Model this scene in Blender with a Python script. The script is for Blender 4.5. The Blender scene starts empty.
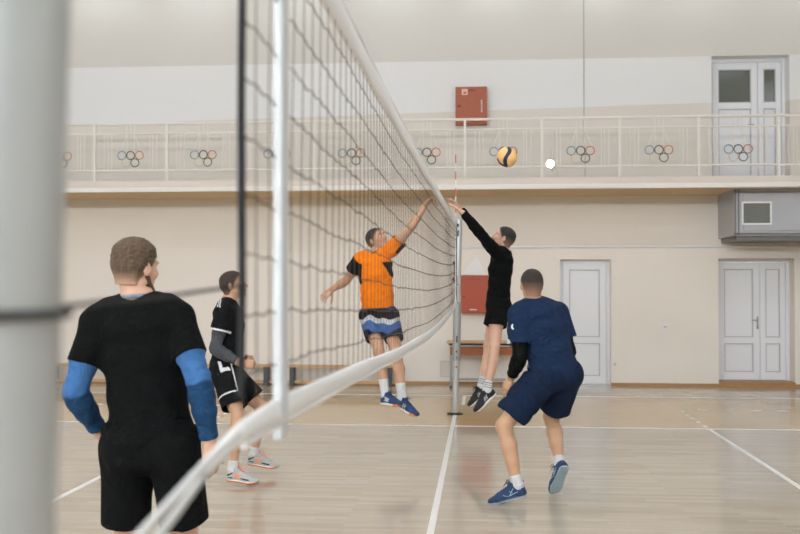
import bpy, bmesh, math, random
import numpy as np
from mathutils import Vector, Matrix

scn = bpy.context.scene
COL = scn.collection
R = math.radians

# ------------------------------------------------------------------ camera
cd = bpy.data.cameras.new('camera')
cam = bpy.data.objects.new('camera', cd)
COL.objects.link(cam)
cam.location = (0.354, 0.0, 1.70)
cam.rotation_euler = (R(90.97), 0.0, math.atan(.082))
cd.sensor_width = 36.0
cd.lens = 45.0
cd.clip_start = .05
cd.clip_end = 100
cd.dof.use_dof = True
cd.dof.focus_distance = 7.0
cd.dof.aperture_fstop = 3.6
scn.camera = cam

# ------------------------------------------------------------------ world, exposure
w = bpy.data.worlds.new('world'); scn.world = w
w.use_nodes = True
w.node_tree.nodes['Background'].inputs[0].default_value = (.75, .85, 1, 1)
w.node_tree.nodes['Background'].inputs[1].default_value = .6
scn.view_settings.view_transform = 'Standard'
scn.view_settings.look = 'None'
scn.view_settings.gamma = 1
scn.view_settings.exposure = 0.39
scn.view_settings.use_curve_mapping = False
WINDOW_GLOW = 48.0        # daylight through the frosted windows behind the camera
LAMP_GLOW = 11.0         # ceiling luminaires
WASH_GLOW = 3.5          # luminaires high on the far wall

# ------------------------------------------------------------------ helpers
def tag(o, label=None, cat=None, group=None, kind=None):
    if label: o['label'] = label
    if cat: o['category'] = cat
    if group: o['group'] = group
    if kind: o['kind'] = kind
    return o
def empty(name, loc=(0, 0, 0), label=None, cat=None, group=None, parent=None):
    o = bpy.data.objects.new(name, None); COL.objects.link(o)
    o.location = loc; o.empty_display_size = .1
    o.parent = parent
    return tag(o, label, cat, group)
def link(name, me, parent=None, loc=None):
    o = bpy.data.objects.new(name, me); COL.objects.link(o)
    if parent is not None: o.parent = parent
    if loc is not None: o.location = loc
    return o

class MB:
    """collects boxes, bars, tubes into one mesh"""
    def __init__(s): s.v = []; s.f = []; s.sm = []
    def add(s, v, f, smooth=False):
        n = len(s.v); s.v += [tuple(map(float, p)) for p in v]
        s.f += [tuple(i + n for i in q) for q in f]; s.sm += [smooth] * len(f); return s
    def box(s, c, d, bev=0, m=None):
        c = Vector(c); hx, hy, hz = d[0] / 2, d[1] / 2, d[2] / 2
        if bev <= 0:
            v = [Vector((x, y, z)) for x in (-hx, hx) for y in (-hy, hy) for z in (-hz, hz)]
            f = [(0, 1, 3, 2), (4, 6, 7, 5), (0, 4, 5, 1), (2, 3, 7, 6), (0, 2, 6, 4), (1, 5, 7, 3)]
        else:
            bm = bmesh.new(); bmesh.ops.create_cube(bm, size=1)
            for q in bm.verts: q.co = Vector((q.co.x * d[0], q.co.y * d[1], q.co.z * d[2]))
            bmesh.ops.bevel(bm, geom=bm.edges[:], offset=min(bev, .45 * min(d)), segments=2, affect='EDGES', profile=.5)
            bm.verts.index_update()
            v = [q.co.copy() for q in bm.verts]; f = [tuple(q.index for q in fc.verts) for fc in bm.faces]
            bm.free()
        if m is not None: v = [m @ p for p in v]
        return s.add([p + c for p in v], f)
    def tube(s, pts, r, n=8, closed=False, cap=True):
        P = [Vector(p) for p in pts]; k = len(P)
        rr = r if hasattr(r, '__len__') else [r] * k
        T = []
        for i in range(k):
            a = P[(i - 1) % k] if (closed or i > 0) else P[i]
            b = P[(i + 1) % k] if (closed or i < k - 1) else P[i]
            t = (b - a); T.append(t.normalized() if t.length > 1e-9 else Vector((0, 0, 1)))
        up = Vector((0, 0, 1)) if abs(T[0].z) < .9 else Vector((1, 0, 0))
        nrm = (up - T[0] * up.dot(T[0])).normalized()
        v = []; f = []
        for i in range(k):
            nrm = (nrm - T[i] * nrm.dot(T[i])).normalized(); b = T[i].cross(nrm)
            for j in range(n):
                a = 2 * math.pi * j / n
                v.append(P[i] + (nrm * math.cos(a) + b * math.sin(a)) * rr[i])
        for i in range(k if closed else k - 1):
            i2 = (i + 1) % k
            for j in range(n):
                j2 = (j + 1) % n
                f.append((i * n + j, i * n + j2, i2 * n + j2, i2 * n + j))
        s.add(v, f, True)
        if cap and not closed:
            s.add(v[:n], [tuple(range(n - 1, -1, -1))]); s.add(v[-n:], [tuple(range(n))])
        return s
    def prism(s, poly, a, b, axis='y'):
        """polygon in the (x,z) / (x,y) / (y,z) plane extruded along axis"""
        n = len(poly)
        mk = {'y': lambda p, t: (p[0], t, p[1]), 'z': lambda p, t: (p[0], p[1], t), 'x': lambda p, t: (t, p[0], p[1])}[axis]
        v = [mk(p, a) for p in poly] + [mk(p, b) for p in poly]
        f = [tuple(range(n)), tuple(range(2 * n - 1, n - 1, -1))] + [(i, i + n, (i + 1) % n + n, (i + 1) % n) for i in range(n)]
        return s.add(v, f)
    def mesh(s, name, mat):
        me = bpy.data.meshes.new(name); me.from_pydata(s.v, [], s.f)
        me.polygons.foreach_set('use_smooth', s.sm)
        if mat: me.materials.append(mat)
        bm = bmesh.new(); bm.from_mesh(me); bmesh.ops.recalc_face_normals(bm, faces=bm.faces[:]); bm.to_mesh(me); bm.free()
        return me
    def build(s, name, mat, parent=None, loc=None):
        return link(name, s.mesh(name, mat), parent, loc)
def box(name, c, d, mat, parent=None, bev=0):
    """a box whose own origin is at its centre"""
    return MB().box((0, 0, 0), d, bev).build(name, mat, parent, c)

# ------------------------------------------------------------------ materials
def srgb(r, g, b):
    f = lambda c: ((c / 255 + .055) / 1.055) ** 2.4 if c > 10 else c / 255 / 12.92
    return (f(r), f(g), f(b), 1)
def mat(name, rgb, rough=.6, metal=0, noise=.0, scale=20, bump=0, bscale=80, spec=.5, emit=None, coat=0, sheen=0, sss=0, attr=None, fold=0):
    m = bpy.data.materials.new(name); m.use_nodes = True
    nt = m.node_tree; b = nt.nodes['Principled BSDF']
    c = srgb(*rgb)
    b.inputs['Base Color'].default_value = c
    b.inputs['Roughness'].default_value = rough
    b.inputs['Metallic'].default_value = metal
    b.inputs['Specular IOR Level'].default_value = spec
    b.inputs['Coat Weight'].default_value = coat
    b.inputs['Coat Roughness'].default_value = .15
    b.inputs['Sheen Weight'].default_value = sheen
    if sss:
        b.inputs['Subsurface Weight'].default_value = sss
        b.inputs['Subsurface Radius'].default_value = (.012, .005, .003)
        b.inputs['Subsurface Scale'].default_value = 1
    tc = nt.nodes.new('ShaderNodeTexCoord')
    src = None
    if attr:
        a = nt.nodes.new('ShaderNodeAttribute'); a.attribute_name = attr; src = a.outputs['Color']
        nt.links.new(src, b.inputs['Base Color'])
    if noise:
        n = nt.nodes.new('ShaderNodeTexNoise'); n.inputs['Scale'].default_value = scale; n.inputs['Detail'].default_value = 5
        nt.links.new(tc.outputs['Object'], n.inputs['Vector'])
        r = nt.nodes.new('ShaderNodeMapRange'); r.inputs['To Min'].default_value = 1 - noise; r.inputs['To Max'].default_value = 1 + noise
        nt.links.new(n.outputs['Fac'], r.inputs['Value'])
        v = nt.nodes.new('ShaderNodeVectorMath'); v.operation = 'SCALE'
        if src: nt.links.new(src, v.inputs[0])
        else: v.inputs[0].default_value = c[:3]
        nt.links.new(r.outputs['Result'], v.inputs['Scale'])
        nt.links.new(v.outputs['Vector'], b.inputs['Base Color'])
    if bump:
        n = nt.nodes.new('ShaderNodeTexNoise'); n.inputs['Scale'].default_value = bscale; n.inputs['Detail'].default_value = 4
        nt.links.new(tc.outputs['Object'], n.inputs['Vector'])
        q = nt.nodes.new('ShaderNodeBump'); q.inputs['Strength'].default_value = bump; q.inputs['Distance'].default_value = .01
        nt.links.new(n.outputs['Fac'], q.inputs['Height']); nt.links.new(q.outputs['Normal'], b.inputs['Normal'])
    if fold:
        n = nt.nodes.new('ShaderNodeTexNoise'); n.inputs['Scale'].default_value = 11; n.inputs['Detail'].default_value = 2; n.inputs['Distortion'].default_value = 1.4
        nt.links.new(tc.outputs['Object'], n.inputs['Vector'])
        f2 = nt.nodes.new('ShaderNodeBump'); f2.inputs['Strength'].default_value = fold; f2.inputs['Distance'].default_value = .05
        nt.links.new(n.outputs['Fac'], f2.inputs['Height'])
        if bump: nt.links.new(f2.outputs['Normal'], q.inputs['Normal'])
        else: nt.links.new(f2.outputs['Normal'], b.inputs['Normal'])
    if emit:
        b.inputs['Emission Color'].default_value = srgb(*emit[0]); b.inputs['Emission Strength'].default_value = emit[1]
    return m

def wall_material():
    m = mat('wall_plaster', (239, 232, 221), .85, noise=.02, scale=1.3, bump=.12, bscale=60)
    nt = m.node_tree; b = nt.nodes['Principled BSDF']
    # colour zones by height: beige up to 4.7 m, a white band to 5.5 m, grey beige above
    g = nt.nodes.new('ShaderNodeNewGeometry'); sx = nt.nodes.new('ShaderNodeSeparateXYZ')
    nt.links.new(g.outputs['Position'], sx.inputs[0])
    def step(z):
        c = nt.nodes.new('ShaderNodeMath'); c.operation = 'GREATER_THAN'; c.inputs[1].default_value = z
        nt.links.new(sx.outputs['Z'], c.inputs[0]); return c.outputs[0]
    old = b.inputs['Base Color'].links[0].from_socket
    def mix(f, a, col):
        x = nt.nodes.new('ShaderNodeMix'); x.data_type = 'RGBA'
        nt.links.new(f, x.inputs['Factor']); nt.links.new(a, x.inputs['A']); x.inputs['B'].default_value = srgb(*col)
        return x.outputs['Result']
    c1 = mix(step(3.3), old, (228, 222, 212))
    sl = nt.nodes.new('ShaderNodeMath'); sl.operation = 'MULTIPLY_ADD'; sl.inputs[1].default_value = -.022      # lower edge of the white zone climbs to the right
    nt.links.new(sx.outputs['X'], sl.inputs[0]); nt.links.new(sx.outputs['Z'], sl.inputs[2])
    gt = nt.nodes.new('ShaderNodeMath'); gt.operation = 'GREATER_THAN'; gt.inputs[1].default_value = 4.635
    nt.links.new(sl.outputs[0], gt.inputs[0])
    c2 = mix(gt.outputs[0], c1, (238, 238, 236))
    c3 = mix(step(5.50), c2, (222, 219, 211))
    nt.links.new(c3, b.inputs['Base Color'])
    return m

def floor_material():
    m = bpy.data.materials.new('parquet'); m.use_nodes = True
    nt = m.node_tree; b = nt.nodes['Principled BSDF']
    g = nt.nodes.new('ShaderNodeNewGeometry'); sx = nt.nodes.new('ShaderNodeSeparateXYZ')
    nt.links.new(g.outputs['Position'], sx.inputs[0])
    br = nt.nodes.new('ShaderNodeTexBrick')
    br.inputs['Scale'].default_value = 1; br.inputs['Brick Width'].default_value = .62; br.inputs['Row Height'].default_value = .07
    br.inputs['Mortar Size'].default_value = .0016; br.inputs['Mortar Smooth'].default_value = .3; br.inputs['Bias'].default_value = 0
    br.offset = .37; br.offset_frequency = 3
    br.inputs['Color1'].default_value = (0, 0, 0, 1); br.inputs['Color2'].default_value = (1, 1, 1, 1); br.inputs['Mortar'].default_value = (.15, .15, .15, 1)
    nt.links.new(g.outputs['Position'], br.inputs['Vector'])
    mp = nt.nodes.new('ShaderNodeMapping'); mp.inputs['Scale'].default_value = (1.2, 26, 1)
    nt.links.new(g.outputs['Position'], mp.inputs['Vector'])
    no = nt.nodes.new('ShaderNodeTexNoise'); no.inputs['Scale'].default_value = 1.6; no.inputs['Detail'].default_value = 7; no.inputs['Roughness'].default_value = .65
    nt.links.new(mp.outputs[0], no.inputs['Vector'])
    big = nt.nodes.new('ShaderNodeTexNoise'); big.inputs['Scale'].default_value = .6; big.inputs['Detail'].default_value = 3
    nt.links.new(g.outputs['Position'], big.inputs['Vector'])
    def step(z):
        c = nt.nodes.new('ShaderNodeMath'); c.operation = 'GREATER_THAN'; c.inputs[1].default_value = z
        nt.links.new(sx.outputs['Y'], c.inputs[0]); return c.outputs[0]
    def mix(f, a, bb, lin=False):
        x = nt.nodes.new('ShaderNodeMix'); x.data_type = 'RGBA'
        if isinstance(f, float): x.inputs['Factor'].default_value = f
        else: nt.links.new(f, x.inputs['Factor'])
        for k, s_ in (('A', a), ('B', bb)):
            if isinstance(s_, tuple): x.inputs[k].default_value = s_
            else: nt.links.new(s_, x.inputs[k])
        return x.outputs['Result']
    court = mix(br.outputs['Color'], srgb(178, 165, 147), srgb(192, 181, 164))
    side = mix(br.outputs['Color'], srgb(198, 167, 120), srgb(206, 178, 132))
    edge = mix(br.outputs['Color'], srgb(190, 172, 148), srgb(198, 182, 160))
    c = mix(step(12.03), court, side)
    c = mix(step(15.30), c, edge)
    hi = nt.nodes.new('ShaderNodeMapRange'); hi.inputs['From Min'].default_value = .3; hi.inputs['From Max'].default_value = .7
    hi.inputs['To Min'].default_value = .88; hi.inputs['To Max'].default_value = 1.08
    nt.links.new(no.outputs['Fac'], hi.inputs['Value'])
    h2 = nt.nodes.new('ShaderNodeMapRange'); h2.inputs['To Min'].default_value = .94; h2.inputs['To Max'].default_value = 1.06
    nt.links.new(big.outputs['Fac'], h2.inputs['Value'])
    mu = nt.nodes.new('ShaderNodeMath'); mu.operation = 'MULTIPLY'; nt.links.new(hi.outputs[0], mu.inputs[0]); nt.links.new(h2.outputs[0], mu.inputs[1])
    v = nt.nodes.new('ShaderNodeVectorMath'); v.operation = 'SCALE'
    nt.links.new(c, v.inputs[0]); nt.links.new(mu.outputs[0], v.inputs['Scale'])
    nt.links.new(v.outputs[0], b.inputs['Base Color'])
    b.inputs['Roughness'].default_value = .30
    rr = nt.nodes.new('ShaderNodeMapRange'); rr.inputs['To Min'].default_value = .05; rr.inputs['To Max'].default_value = .12
    nt.links.new(no.outputs['Fac'], rr.inputs['Value']); nt.links.new(rr.outputs[0], b.inputs['Roughness'])
    b.inputs['Specular IOR Level'].default_value = .5
    bp = nt.nodes.new('ShaderNodeBump'); bp.inputs['Strength'].default_value = .05; bp.inputs['Distance'].default_value = .002
    nt.links.new(br.outputs['Fac'], bp.inputs['Height']); bp.invert = True; nt.links.new(bp.outputs[0], b.inputs['Normal'])
    return m

M = dict(
    wall=wall_material(), floor=floor_material(),
    ceiling=mat('ceiling_paint', (232, 230, 226), .9, noise=.02, scale=2),
    side_wall=mat('side_wall_paint', (222, 216, 206), .85, noise=.02, scale=2),
    slab=mat('balcony_plaster', (224, 213, 201), .8, noise=.02, scale=3),
    ledge=mat('ledge_paint', (236, 232, 225), .6, noise=.02, scale=5),
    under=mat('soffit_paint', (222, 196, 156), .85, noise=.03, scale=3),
    rail=mat('rail_paint', (236, 232, 223), .5),
    white_door=mat('white_door_plastic', (238, 239, 241), .35, noise=.01, scale=4),
    door_gap=mat('door_gasket', (194, 196, 196), .7),
    metal=mat('brushed_metal', (176, 178, 180), .35, metal=1),
    steel=mat('painted_steel', (196, 200, 200), .38, metal=.55, noise=.03, scale=9),
    sleeve_steel=mat('grey_steel', (170, 173, 172), .42, metal=.6, noise=.03, scale=9),
    near_steel=mat('silver_paint', (186, 191, 191), .4, metal=.55, noise=.02, scale=6),
    black_metal=mat('black_metal', (32, 33, 34), .5, metal=.3),
    duct=mat('duct_metal', (178, 180, 184), .42, metal=.35, noise=.04, scale=3),
    duct_dark=mat('duct_seam', (120, 120, 118), .5, metal=.3),
    glass=mat('dark_glass', (96, 100, 92), .12, spec=.6),
    red=mat('cabinet_red', (172, 74, 42), .5, noise=.04, scale=14),
    red_up=mat('cabinet_red_faded', (172, 92, 62), .55, noise=.05, scale=14),
    dark_red=mat('cabinet_marking', (110, 40, 26), .6),
    white=mat('white_paint', (240, 240, 238), .6),
    line=mat('court_line_paint', (238, 236, 232), .35),
    base=mat('baseboard_wood', (168, 126, 80), .45, noise=.12, scale=8),
    wood=mat('bench_wood', (206, 166, 116), .45, noise=.10, scale=7),
    brown=mat('desk_panel_wood', (158, 86, 44), .5, noise=.15, scale=9),
    leg=mat('dark_bench_leg', (74, 78, 86), .5),
    band=mat('side_band_cloth', (204, 208, 209), .6, noise=.02, scale=40),
    tape=mat('net_tape', (236, 237, 236), .45, noise=.02, scale=40, bump=.1, bscale=150),
    cord=mat('net_cord', (80, 67, 54), .8),
    strap=mat('black_strap', (24, 25, 27), .75),
    rope=mat('white_rope', (206, 206, 203), .7, noise=.06, scale=120),
    grey_rope=mat('grey_rope', (22, 21, 20), .8),
    ant_red=mat('antenna_red', (200, 70, 40), .4), ant_white=mat('antenna_white', (238, 236, 232), .4),
    r_blue=mat('ring_blue', (120, 156, 170), .5), r_black=mat('ring_black', (72, 72, 66), .5), r_red=mat('ring_red', (206, 120, 72), .5),
    r_yellow=mat('ring_yellow', (222, 208, 176), .5), r_green=mat('ring_green', (74, 112, 92), .5),
    cable=mat('cable_grey', (190, 188, 182), .6),
    lamp_case=mat('lamp_case', (150, 150, 146), .5),
    spot=mat('spot_glow', (255, 250, 240), .4, emit=((255, 246, 230), 60)),
    tube_glow=mat('lamp_glow', (255, 255, 255), .4, emit=((240, 246, 255), LAMP_GLOW)),
    wash_glow=mat('wash_glow', (255, 255, 255), .4, emit=((240, 246, 255), WASH_GLOW)),
    window_glow=mat('window_daylight', (255, 255, 255), .4, emit=((236, 244, 255), WINDOW_GLOW)),
)

# ------------------------------------------------------------------ the hall
WY, CZ, XL, XR, BY = 17.0, 7.2, -11.2, 11.2, -8.0
def wall_holes(name, x0, x1, z0, z1, holes, y0, y1, m):
    """a wall in the xz plane from depth y0 to y1 with rectangular openings (x0,x1,z0,z1)"""
    xs = sorted({x0, x1, *[h[0] for h in holes], *[h[1] for h in holes]})
    zs = sorted({z0, z1, *[h[2] for h in holes], *[h[3] for h in holes]})
    solid = lambda i, j: 0 <= i < len(xs) - 1 and 0 <= j < len(zs) - 1 and not any(
        h[0] <= (xs[i] + xs[i + 1]) / 2 <= h[1] and h[2] <= (zs[j] + zs[j + 1]) / 2 <= h[3] for h in holes)
    b = MB()
    for i in range(len(xs) - 1):
        for j in range(len(zs) - 1):
            if not solid(i, j): continue
            a, c, d, e = xs[i], xs[i + 1], zs[j], zs[j + 1]
            for y in (y0, y1): b.add([(a, y, d), (c, y, d), (c, y, e), (a, y, e)], [(0, 1, 2, 3)])
            for di, q in ((-1, a), (1, c)):
                if not solid(i + di, j): b.add([(q, y0, d), (q, y1, d), (q, y1, e), (q, y0, e)], [(0, 1, 2, 3)])
            for dj, q in ((-1, d), (1, e)):
                if not solid(i, j + dj): b.add([(a, y0, q), (c, y0, q), (c, y1, q), (a, y1, q)], [(0, 1, 2, 3)])
    me = bpy.data.meshes.new(name); me.from_pydata(b.v, [], b.f); me.materials.append(m)
    bm = bmesh.new(); bm.from_mesh(me); bmesh.ops.remove_doubles(bm, verts=bm.verts[:], dist=1e-5)
    bmesh.ops.recalc_face_normals(bm, faces=bm.faces[:]); bm.to_mesh(me); bm.free()
    return tag(link(name, me), kind='structure')

floor = tag(MB().box(((XL + XR) / 2, (WY + BY) / 2, -.05), (XR - XL, WY - BY + .6, .1)).build('floor', M['floor']), kind='structure')
tag(box('ceiling', ((XL + XR) / 2, (WY + BY) / 2, CZ + .05), (XR - XL + .4, WY - BY + .6, .1), M['ceiling']), kind='structure')
D1 = (1.665, 2.505, 0, 2.115); D2 = (4.27, 5.50, .0, 2.125); D3 = (4.18, 5.44, 3.36, 5.50)
wall_holes('wall_far', XL, XR, 0, CZ, [D1, D2, D3], WY, WY + .48, M['wall'])
tag(box('wall_left', (XL - .1, (WY + BY) / 2, CZ / 2), (.2, WY - BY + .6, CZ), M['side_wall']), kind='structure')
tag(box('wall_right', (XR + .1, (WY + BY) / 2, CZ / 2), (.2, WY - BY + .6, CZ), M['side_wall']), kind='structure')
WIN = [(-10.2 + i * 4.2, -10.2 + i * 4.2 + 3.4, 5.3, 6.3) for i in range(3)]
wall_holes('wall_near', XL, XR, 0, CZ, WIN, BY - .3, BY, M['side_wall'])
for i, (a, c, d, e) in enumerate(WIN):
    o = tag(empty('window_%d' % (i + 1), ((a + c) / 2, BY - .15, d)), kind='structure')
    fr = MB()
    for x in (a + .04, (2 * a + c) / 3, (a + 2 * c) / 3, c - .04): fr.box((x - (a + c) / 2, 0, (e - d) / 2), (.08, .08, e - d))
    for z in (.04, e - d - .04): fr.box((0, 0, z), (c - a, .08, .08))
    fr.build('window_frame', M['white_door'], o)
    box('pane', (0, -.03, (e - d) / 2), (c - a - .02, .02, e - d - .02), M['window_glow'], o)

# doors ------------------------------------------------------------
def door(n, hole, leaves, zrail, glass, sill=0, depth=.16):
    """white framed door standing back in its opening; leaves: list of (x0,x1) fractions"""
    x0, x1, z0, z1 = hole; W = x1 - x0; H = z1 - z0; fw = .055
    y = depth
    o = tag(empty('door_%d' % n, (x0, WY, z0)), kind='structure')
    f = MB()
    for x in (fw / 2, W - fw / 2): f.box((x, y, H / 2), (fw, .09, H))
    f.box((W / 2, y, H - fw / 2), (W - 2 * fw, .09, fw))
    f.build('door_frame', M['white_door'], o)
    if sill:
        box('threshold', (W / 2, y / 2 + .02, sill / 2), (W, y + .10, sill), M['base'], o)
    gap = .008
    for li, (a, c) in enumerate(leaves):
        lx0 = fw + (W - 2 * fw) * a + gap; lx1 = fw + (W - 2 * fw) * c - gap
        lz0 = sill + .012; lz1 = H - fw - gap; st = .10 if lx1 - lx0 > .5 else .085
        lf = MB(); yy = y - .01
        for x in (lx0 + st / 2, lx1 - st / 2): lf.box((x, yy, (lz0 + lz1) / 2), (st, .07, lz1 - lz0), .004)
        for za, zb in ((lz0, lz0 + .13), (zrail, zrail + .10), (lz1 - .11, lz1)):
            lf.box(((lx0 + lx1) / 2, yy, (za + zb) / 2), (lx1 - lx0 - 2 * st, .066, zb - za), .004)
        leaf = lf.build('door_leaf', M['white_door'], o)
        for k, (za, zb) in enumerate(((lz0 + .13, zrail), (zrail + .10, lz1 - .11))):
            gl = glass and k == 1
            cx = (lx0 + lx1) / 2; ww = lx1 - lx0 - 2 * st
            pn = MB().box((cx, yy + .012, (za + zb) / 2), (ww, .018, zb - za))
            pn.build('pane' if gl else 'panel', M['glass'] if gl else M['white_door'], leaf)
            be = MB()
            for s_ in (-1, 1):
                be.box((cx + s_ * (ww / 2 - .008), yy - .012, (za + zb) / 2), (.014, .03, zb - za))
                be.box((cx, yy - .012, (za + zb) / 2 + s_ * ((zb - za) / 2 - .008)), (ww - .03, .03, .014))
            be.build('glazing_bead', M['door_gap'], leaf)
    return o
d1 = door(1, D1, [(0, 1)], .70, False, .0, .20)
hd = MB(); hd.tube([(.10, .155, 1.05), (.10, .11, 1.05), (.21, .105, 1.05)], .010, 8).box((.10, .152, 1.0), (.035, .012, .20), .004)
hd.build('handle', M['metal'], d1)
for z in (.20, 1.42, 1.90):
    MB().tube([(.79, .145, z - .05), (.79, .145, z + .05)], .012, 8).build('hinge', M['white_door'], d1)
d2 = door(2, D2, [(0, .62), (.62, 1)], .70, False, .075, .34)
hd = MB(); hd.tube([(.705, .28, 1.09), (.705, .24, 1.09), (.60, .235, 1.09)], .010, 8).box((.705, .28, 1.05), (.03, .012, .20), .004)
hd.build('handle', M['metal'], d2)
box('keyhole', (.705, .272, .96), (.016, .01, .03), M['black_metal'], d2)
d3 = door(3, D3, [(0, .66), (.66, 1)], 1.30, True, .02, .30)
hd = MB(); hd.tube([(.735, .24, 1.02), (.735, .20, 1.02), (.64, .195, 1.02)], .010, 8).build('handle', M['metal'], d3)

# baseboard
def bb(n, x0, x1):
    tag(box('baseboard_%s' % n, ((x0 + x1) / 2, WY - .012, .0225), (x1 - x0, .024, .045), M['base']), kind='structure')
bb('far_left', XL, D1[0]); bb('far_middle', D1[1], D2[0]); bb('far_right', D2[1], XR)

# court lines as thin paint on the floor ------------------------------------
FS = 12.03
def fline(x0, x1, y0, y1, name='court_line'):
    return box(name, ((x0 + x1) / 2, (y0 + y1) / 2, .001), (x1 - x0, y1 - y0, .002), M['line'], floor)
fline(-9, 9, FS - .05, FS)                       # far sideline
fline(-9, 9, FS - 9, FS - 8.95)                  # near sideline
fline(-.025, .025, FS - 8.95, FS - .05, 'centre_line')
fline(-.025, .025, FS, 13.05, 'centre_line')
for x in (-3, 3): fline(x - .025, x + .025, FS - 8.95, FS - .05, 'attack_line')
for x in (-9, 9): fline(x - .025, x + .025, FS - 8.95, FS - .05, 'end_line')
for sx in (-1, 1):
    for k in range(5): fline(sx * 3 - .025, sx * 3 + .025, FS + .12 + k * .35, FS + .27 + k * .35, 'line_dash')
    for k in range(17):
        x = sx * (3.24 + .35 * k); fline(min(x, x + sx * .15), max(x, x + sx * .15), FS + 1.72, FS + 1.77, 'line_dash')
fline(XL, XR, 15.27, 15.31, 'boundary_line')
fline(.06, .11, 14.1, 15.27, 'boundary_line')

# balcony -------------------------------------------------------------------
BF = 15.70
bal = tag(MB().box((0, (BF + WY) / 2, 3.275), (XR - XL, WY - BF, .17)).build('balcony', M['slab']), kind='structure')
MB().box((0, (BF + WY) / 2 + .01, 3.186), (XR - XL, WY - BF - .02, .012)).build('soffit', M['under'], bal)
MB().box((0, BF - .02, 3.215), (XR - XL, .07, .075), .008).build('ledge', M['ledge'], bal)

rl = empty('balcony_railing', (0, BF + .05, 3.36), 'cream steel balcony railing with ring emblems running along the far wall', 'railing')
def bar(name, a, c, r, m=None, n=6): return MB().tube([a, c], r, n).build(name, m or M['rail'], rl)
for z, r, n in ((.93, .022, 'top_rail'), (.77, .014, 'upper_rail'), (.175, .016, 'lower_rail')):
    MB().tube([(XL, 0, z), (XR, 0, z)], r, 8).build(n, M['rail'], rl)
PX = [.09 + 1.201 * k for k in range(-9, 10)]
post_me = MB().box((0, 0, .46), (.038, .038, .92)).mesh('rail_post', M['rail'])
bal_me = MB().tube([(0, 0, .175), (0, 0, .77)], .0075, 6).mesh('baluster', M['rail'])
stub_me = MB().tube([(0, 0, .77), (0, 0, .93)], .008, 6).mesh('short_bar', M['rail'])
cen_me = MB().tube([(0, 0, .49), (0, 0, .77)], .0065, 6).mesh('emblem_bar', M['rail'])
sl_me = [MB().tube([(s_ * .06, 0, .77), (s_ * .165, 0, .49)], .0065, 6).mesh('slanted_bar', M['rail']) for s_ in (-1, 1)]
tor = [(math.cos(a * math.pi / 12) * .066, 0, math.sin(a * math.pi / 12) * .066) for a in range(24)]
ring_me = {k: MB().tube(tor, .0085, 6, closed=True).mesh('ring', M['r_' + k]) for k in ('blue', 'black', 'red', 'yellow', 'green')}
for x in PX: link('rail_post', post_me, rl, (x, 0, 0))
for x in PX[:-1]:
    if x < -7.3 or x > 5.5: continue
    for t in (.13, .19, .237, .763, .80, .857): link('baluster', bal_me, rl, (x + 1.201 * t, 0, 0))
    c = x + .60
    for t in (-.06, .06): link('emblem_bar', cen_me, rl, (c + t, 0, 0))
    for t in (-.07, 0, .06): link('short_bar', stub_me, rl, (c + t, 0, 0))
    for q in sl_me: link('slanted_bar', q, rl, (c, 0, 0))
    for k, dx, dz in (('blue', -.146, .42), ('black', 0, .42), ('red', .146, .42), ('yellow', -.073, .30), ('green', .073, .30)):
        link('ring', ring_me[k], rl, (c + dx, -.005 if dz < .4 else 0, dz))

# spot lamp clamped to the railing
sp = empty('spot_lamp', (1.41, BF - .03, 3.56), 'small glaring spot lamp clamped low on the balcony railing', 'lamp')
MB().tube([(0, .02, 0), (0, -.06, 0)], [.03, .06], 16).build('lamp_shade', M['lamp_case'], sp)
o = MB(); o.tube([(0, -.0615, 0), (0, -.066, 0)], [.055, .05], 16).build('bulb', M['spot'], sp)
MB().tube([(.0, .03, 0), (.03, .06, -.02), (.04, .06, -.09)], .010, 6).build('clamp', M['lamp_case'], sp)
MB().tube([(.04, .07, -.06), (.09, .06, -.05), (.12, .05, -.10), (.13, .05, -.19)], .004, 6).build('power_cord', M['cable'], sp)

# vent box under the balcony
vb = empty('ventilation_unit', (4.27, WY, 2.38), 'large grey metal ventilation unit hung under the balcony', 'ventilation unit')
VH = .80
MB().prism([(0, 0), (0, -1.05), (3.2, -1.05), (3.2, 0)], .07, VH - .0, 'z').build('casing', M['duct'], vb)
MB().prism([(.05, 0), (.05, -1.0), (3.2, -1.0), (3.2, 0)], 0, .07, 'z').build('base_tray', M['duct_dark'], vb)
fr = MB()
for z in (.10, VH - .05): fr.box((1.6, -1.058, z), (3.2, .016, .03))
for x in (.02, .07): fr.box((x, -1.058, VH / 2 + .03), (.022, .016, VH - .08))
fr.build('corner_profile', M['duct_dark'], vb)
MB().box((1.66, -1.062, .44), (3.04, .012, .58), .004).build('front_panel', M['duct'], vb)
wf = MB()
for x in (.125, .555): wf.box((x, -1.075, .42), (.025, .02, .36))
for z in (.2525, .5875): wf.box((.34, -1.075, z), (.43, .02, .025))
wf = wf.build('grille_frame', M['white'], vb)
MB().box((.34, -1.070, .42), (.42, .008, .32)).build('grille_back', mat('grille_dark', (116, 120, 112), .6), wf)
for k in range(11): MB().box((.16 + .036 * k, -1.076, .42), (.006, .008, .31)).build('grille_slat', M['duct_dark'], wf)

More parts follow.
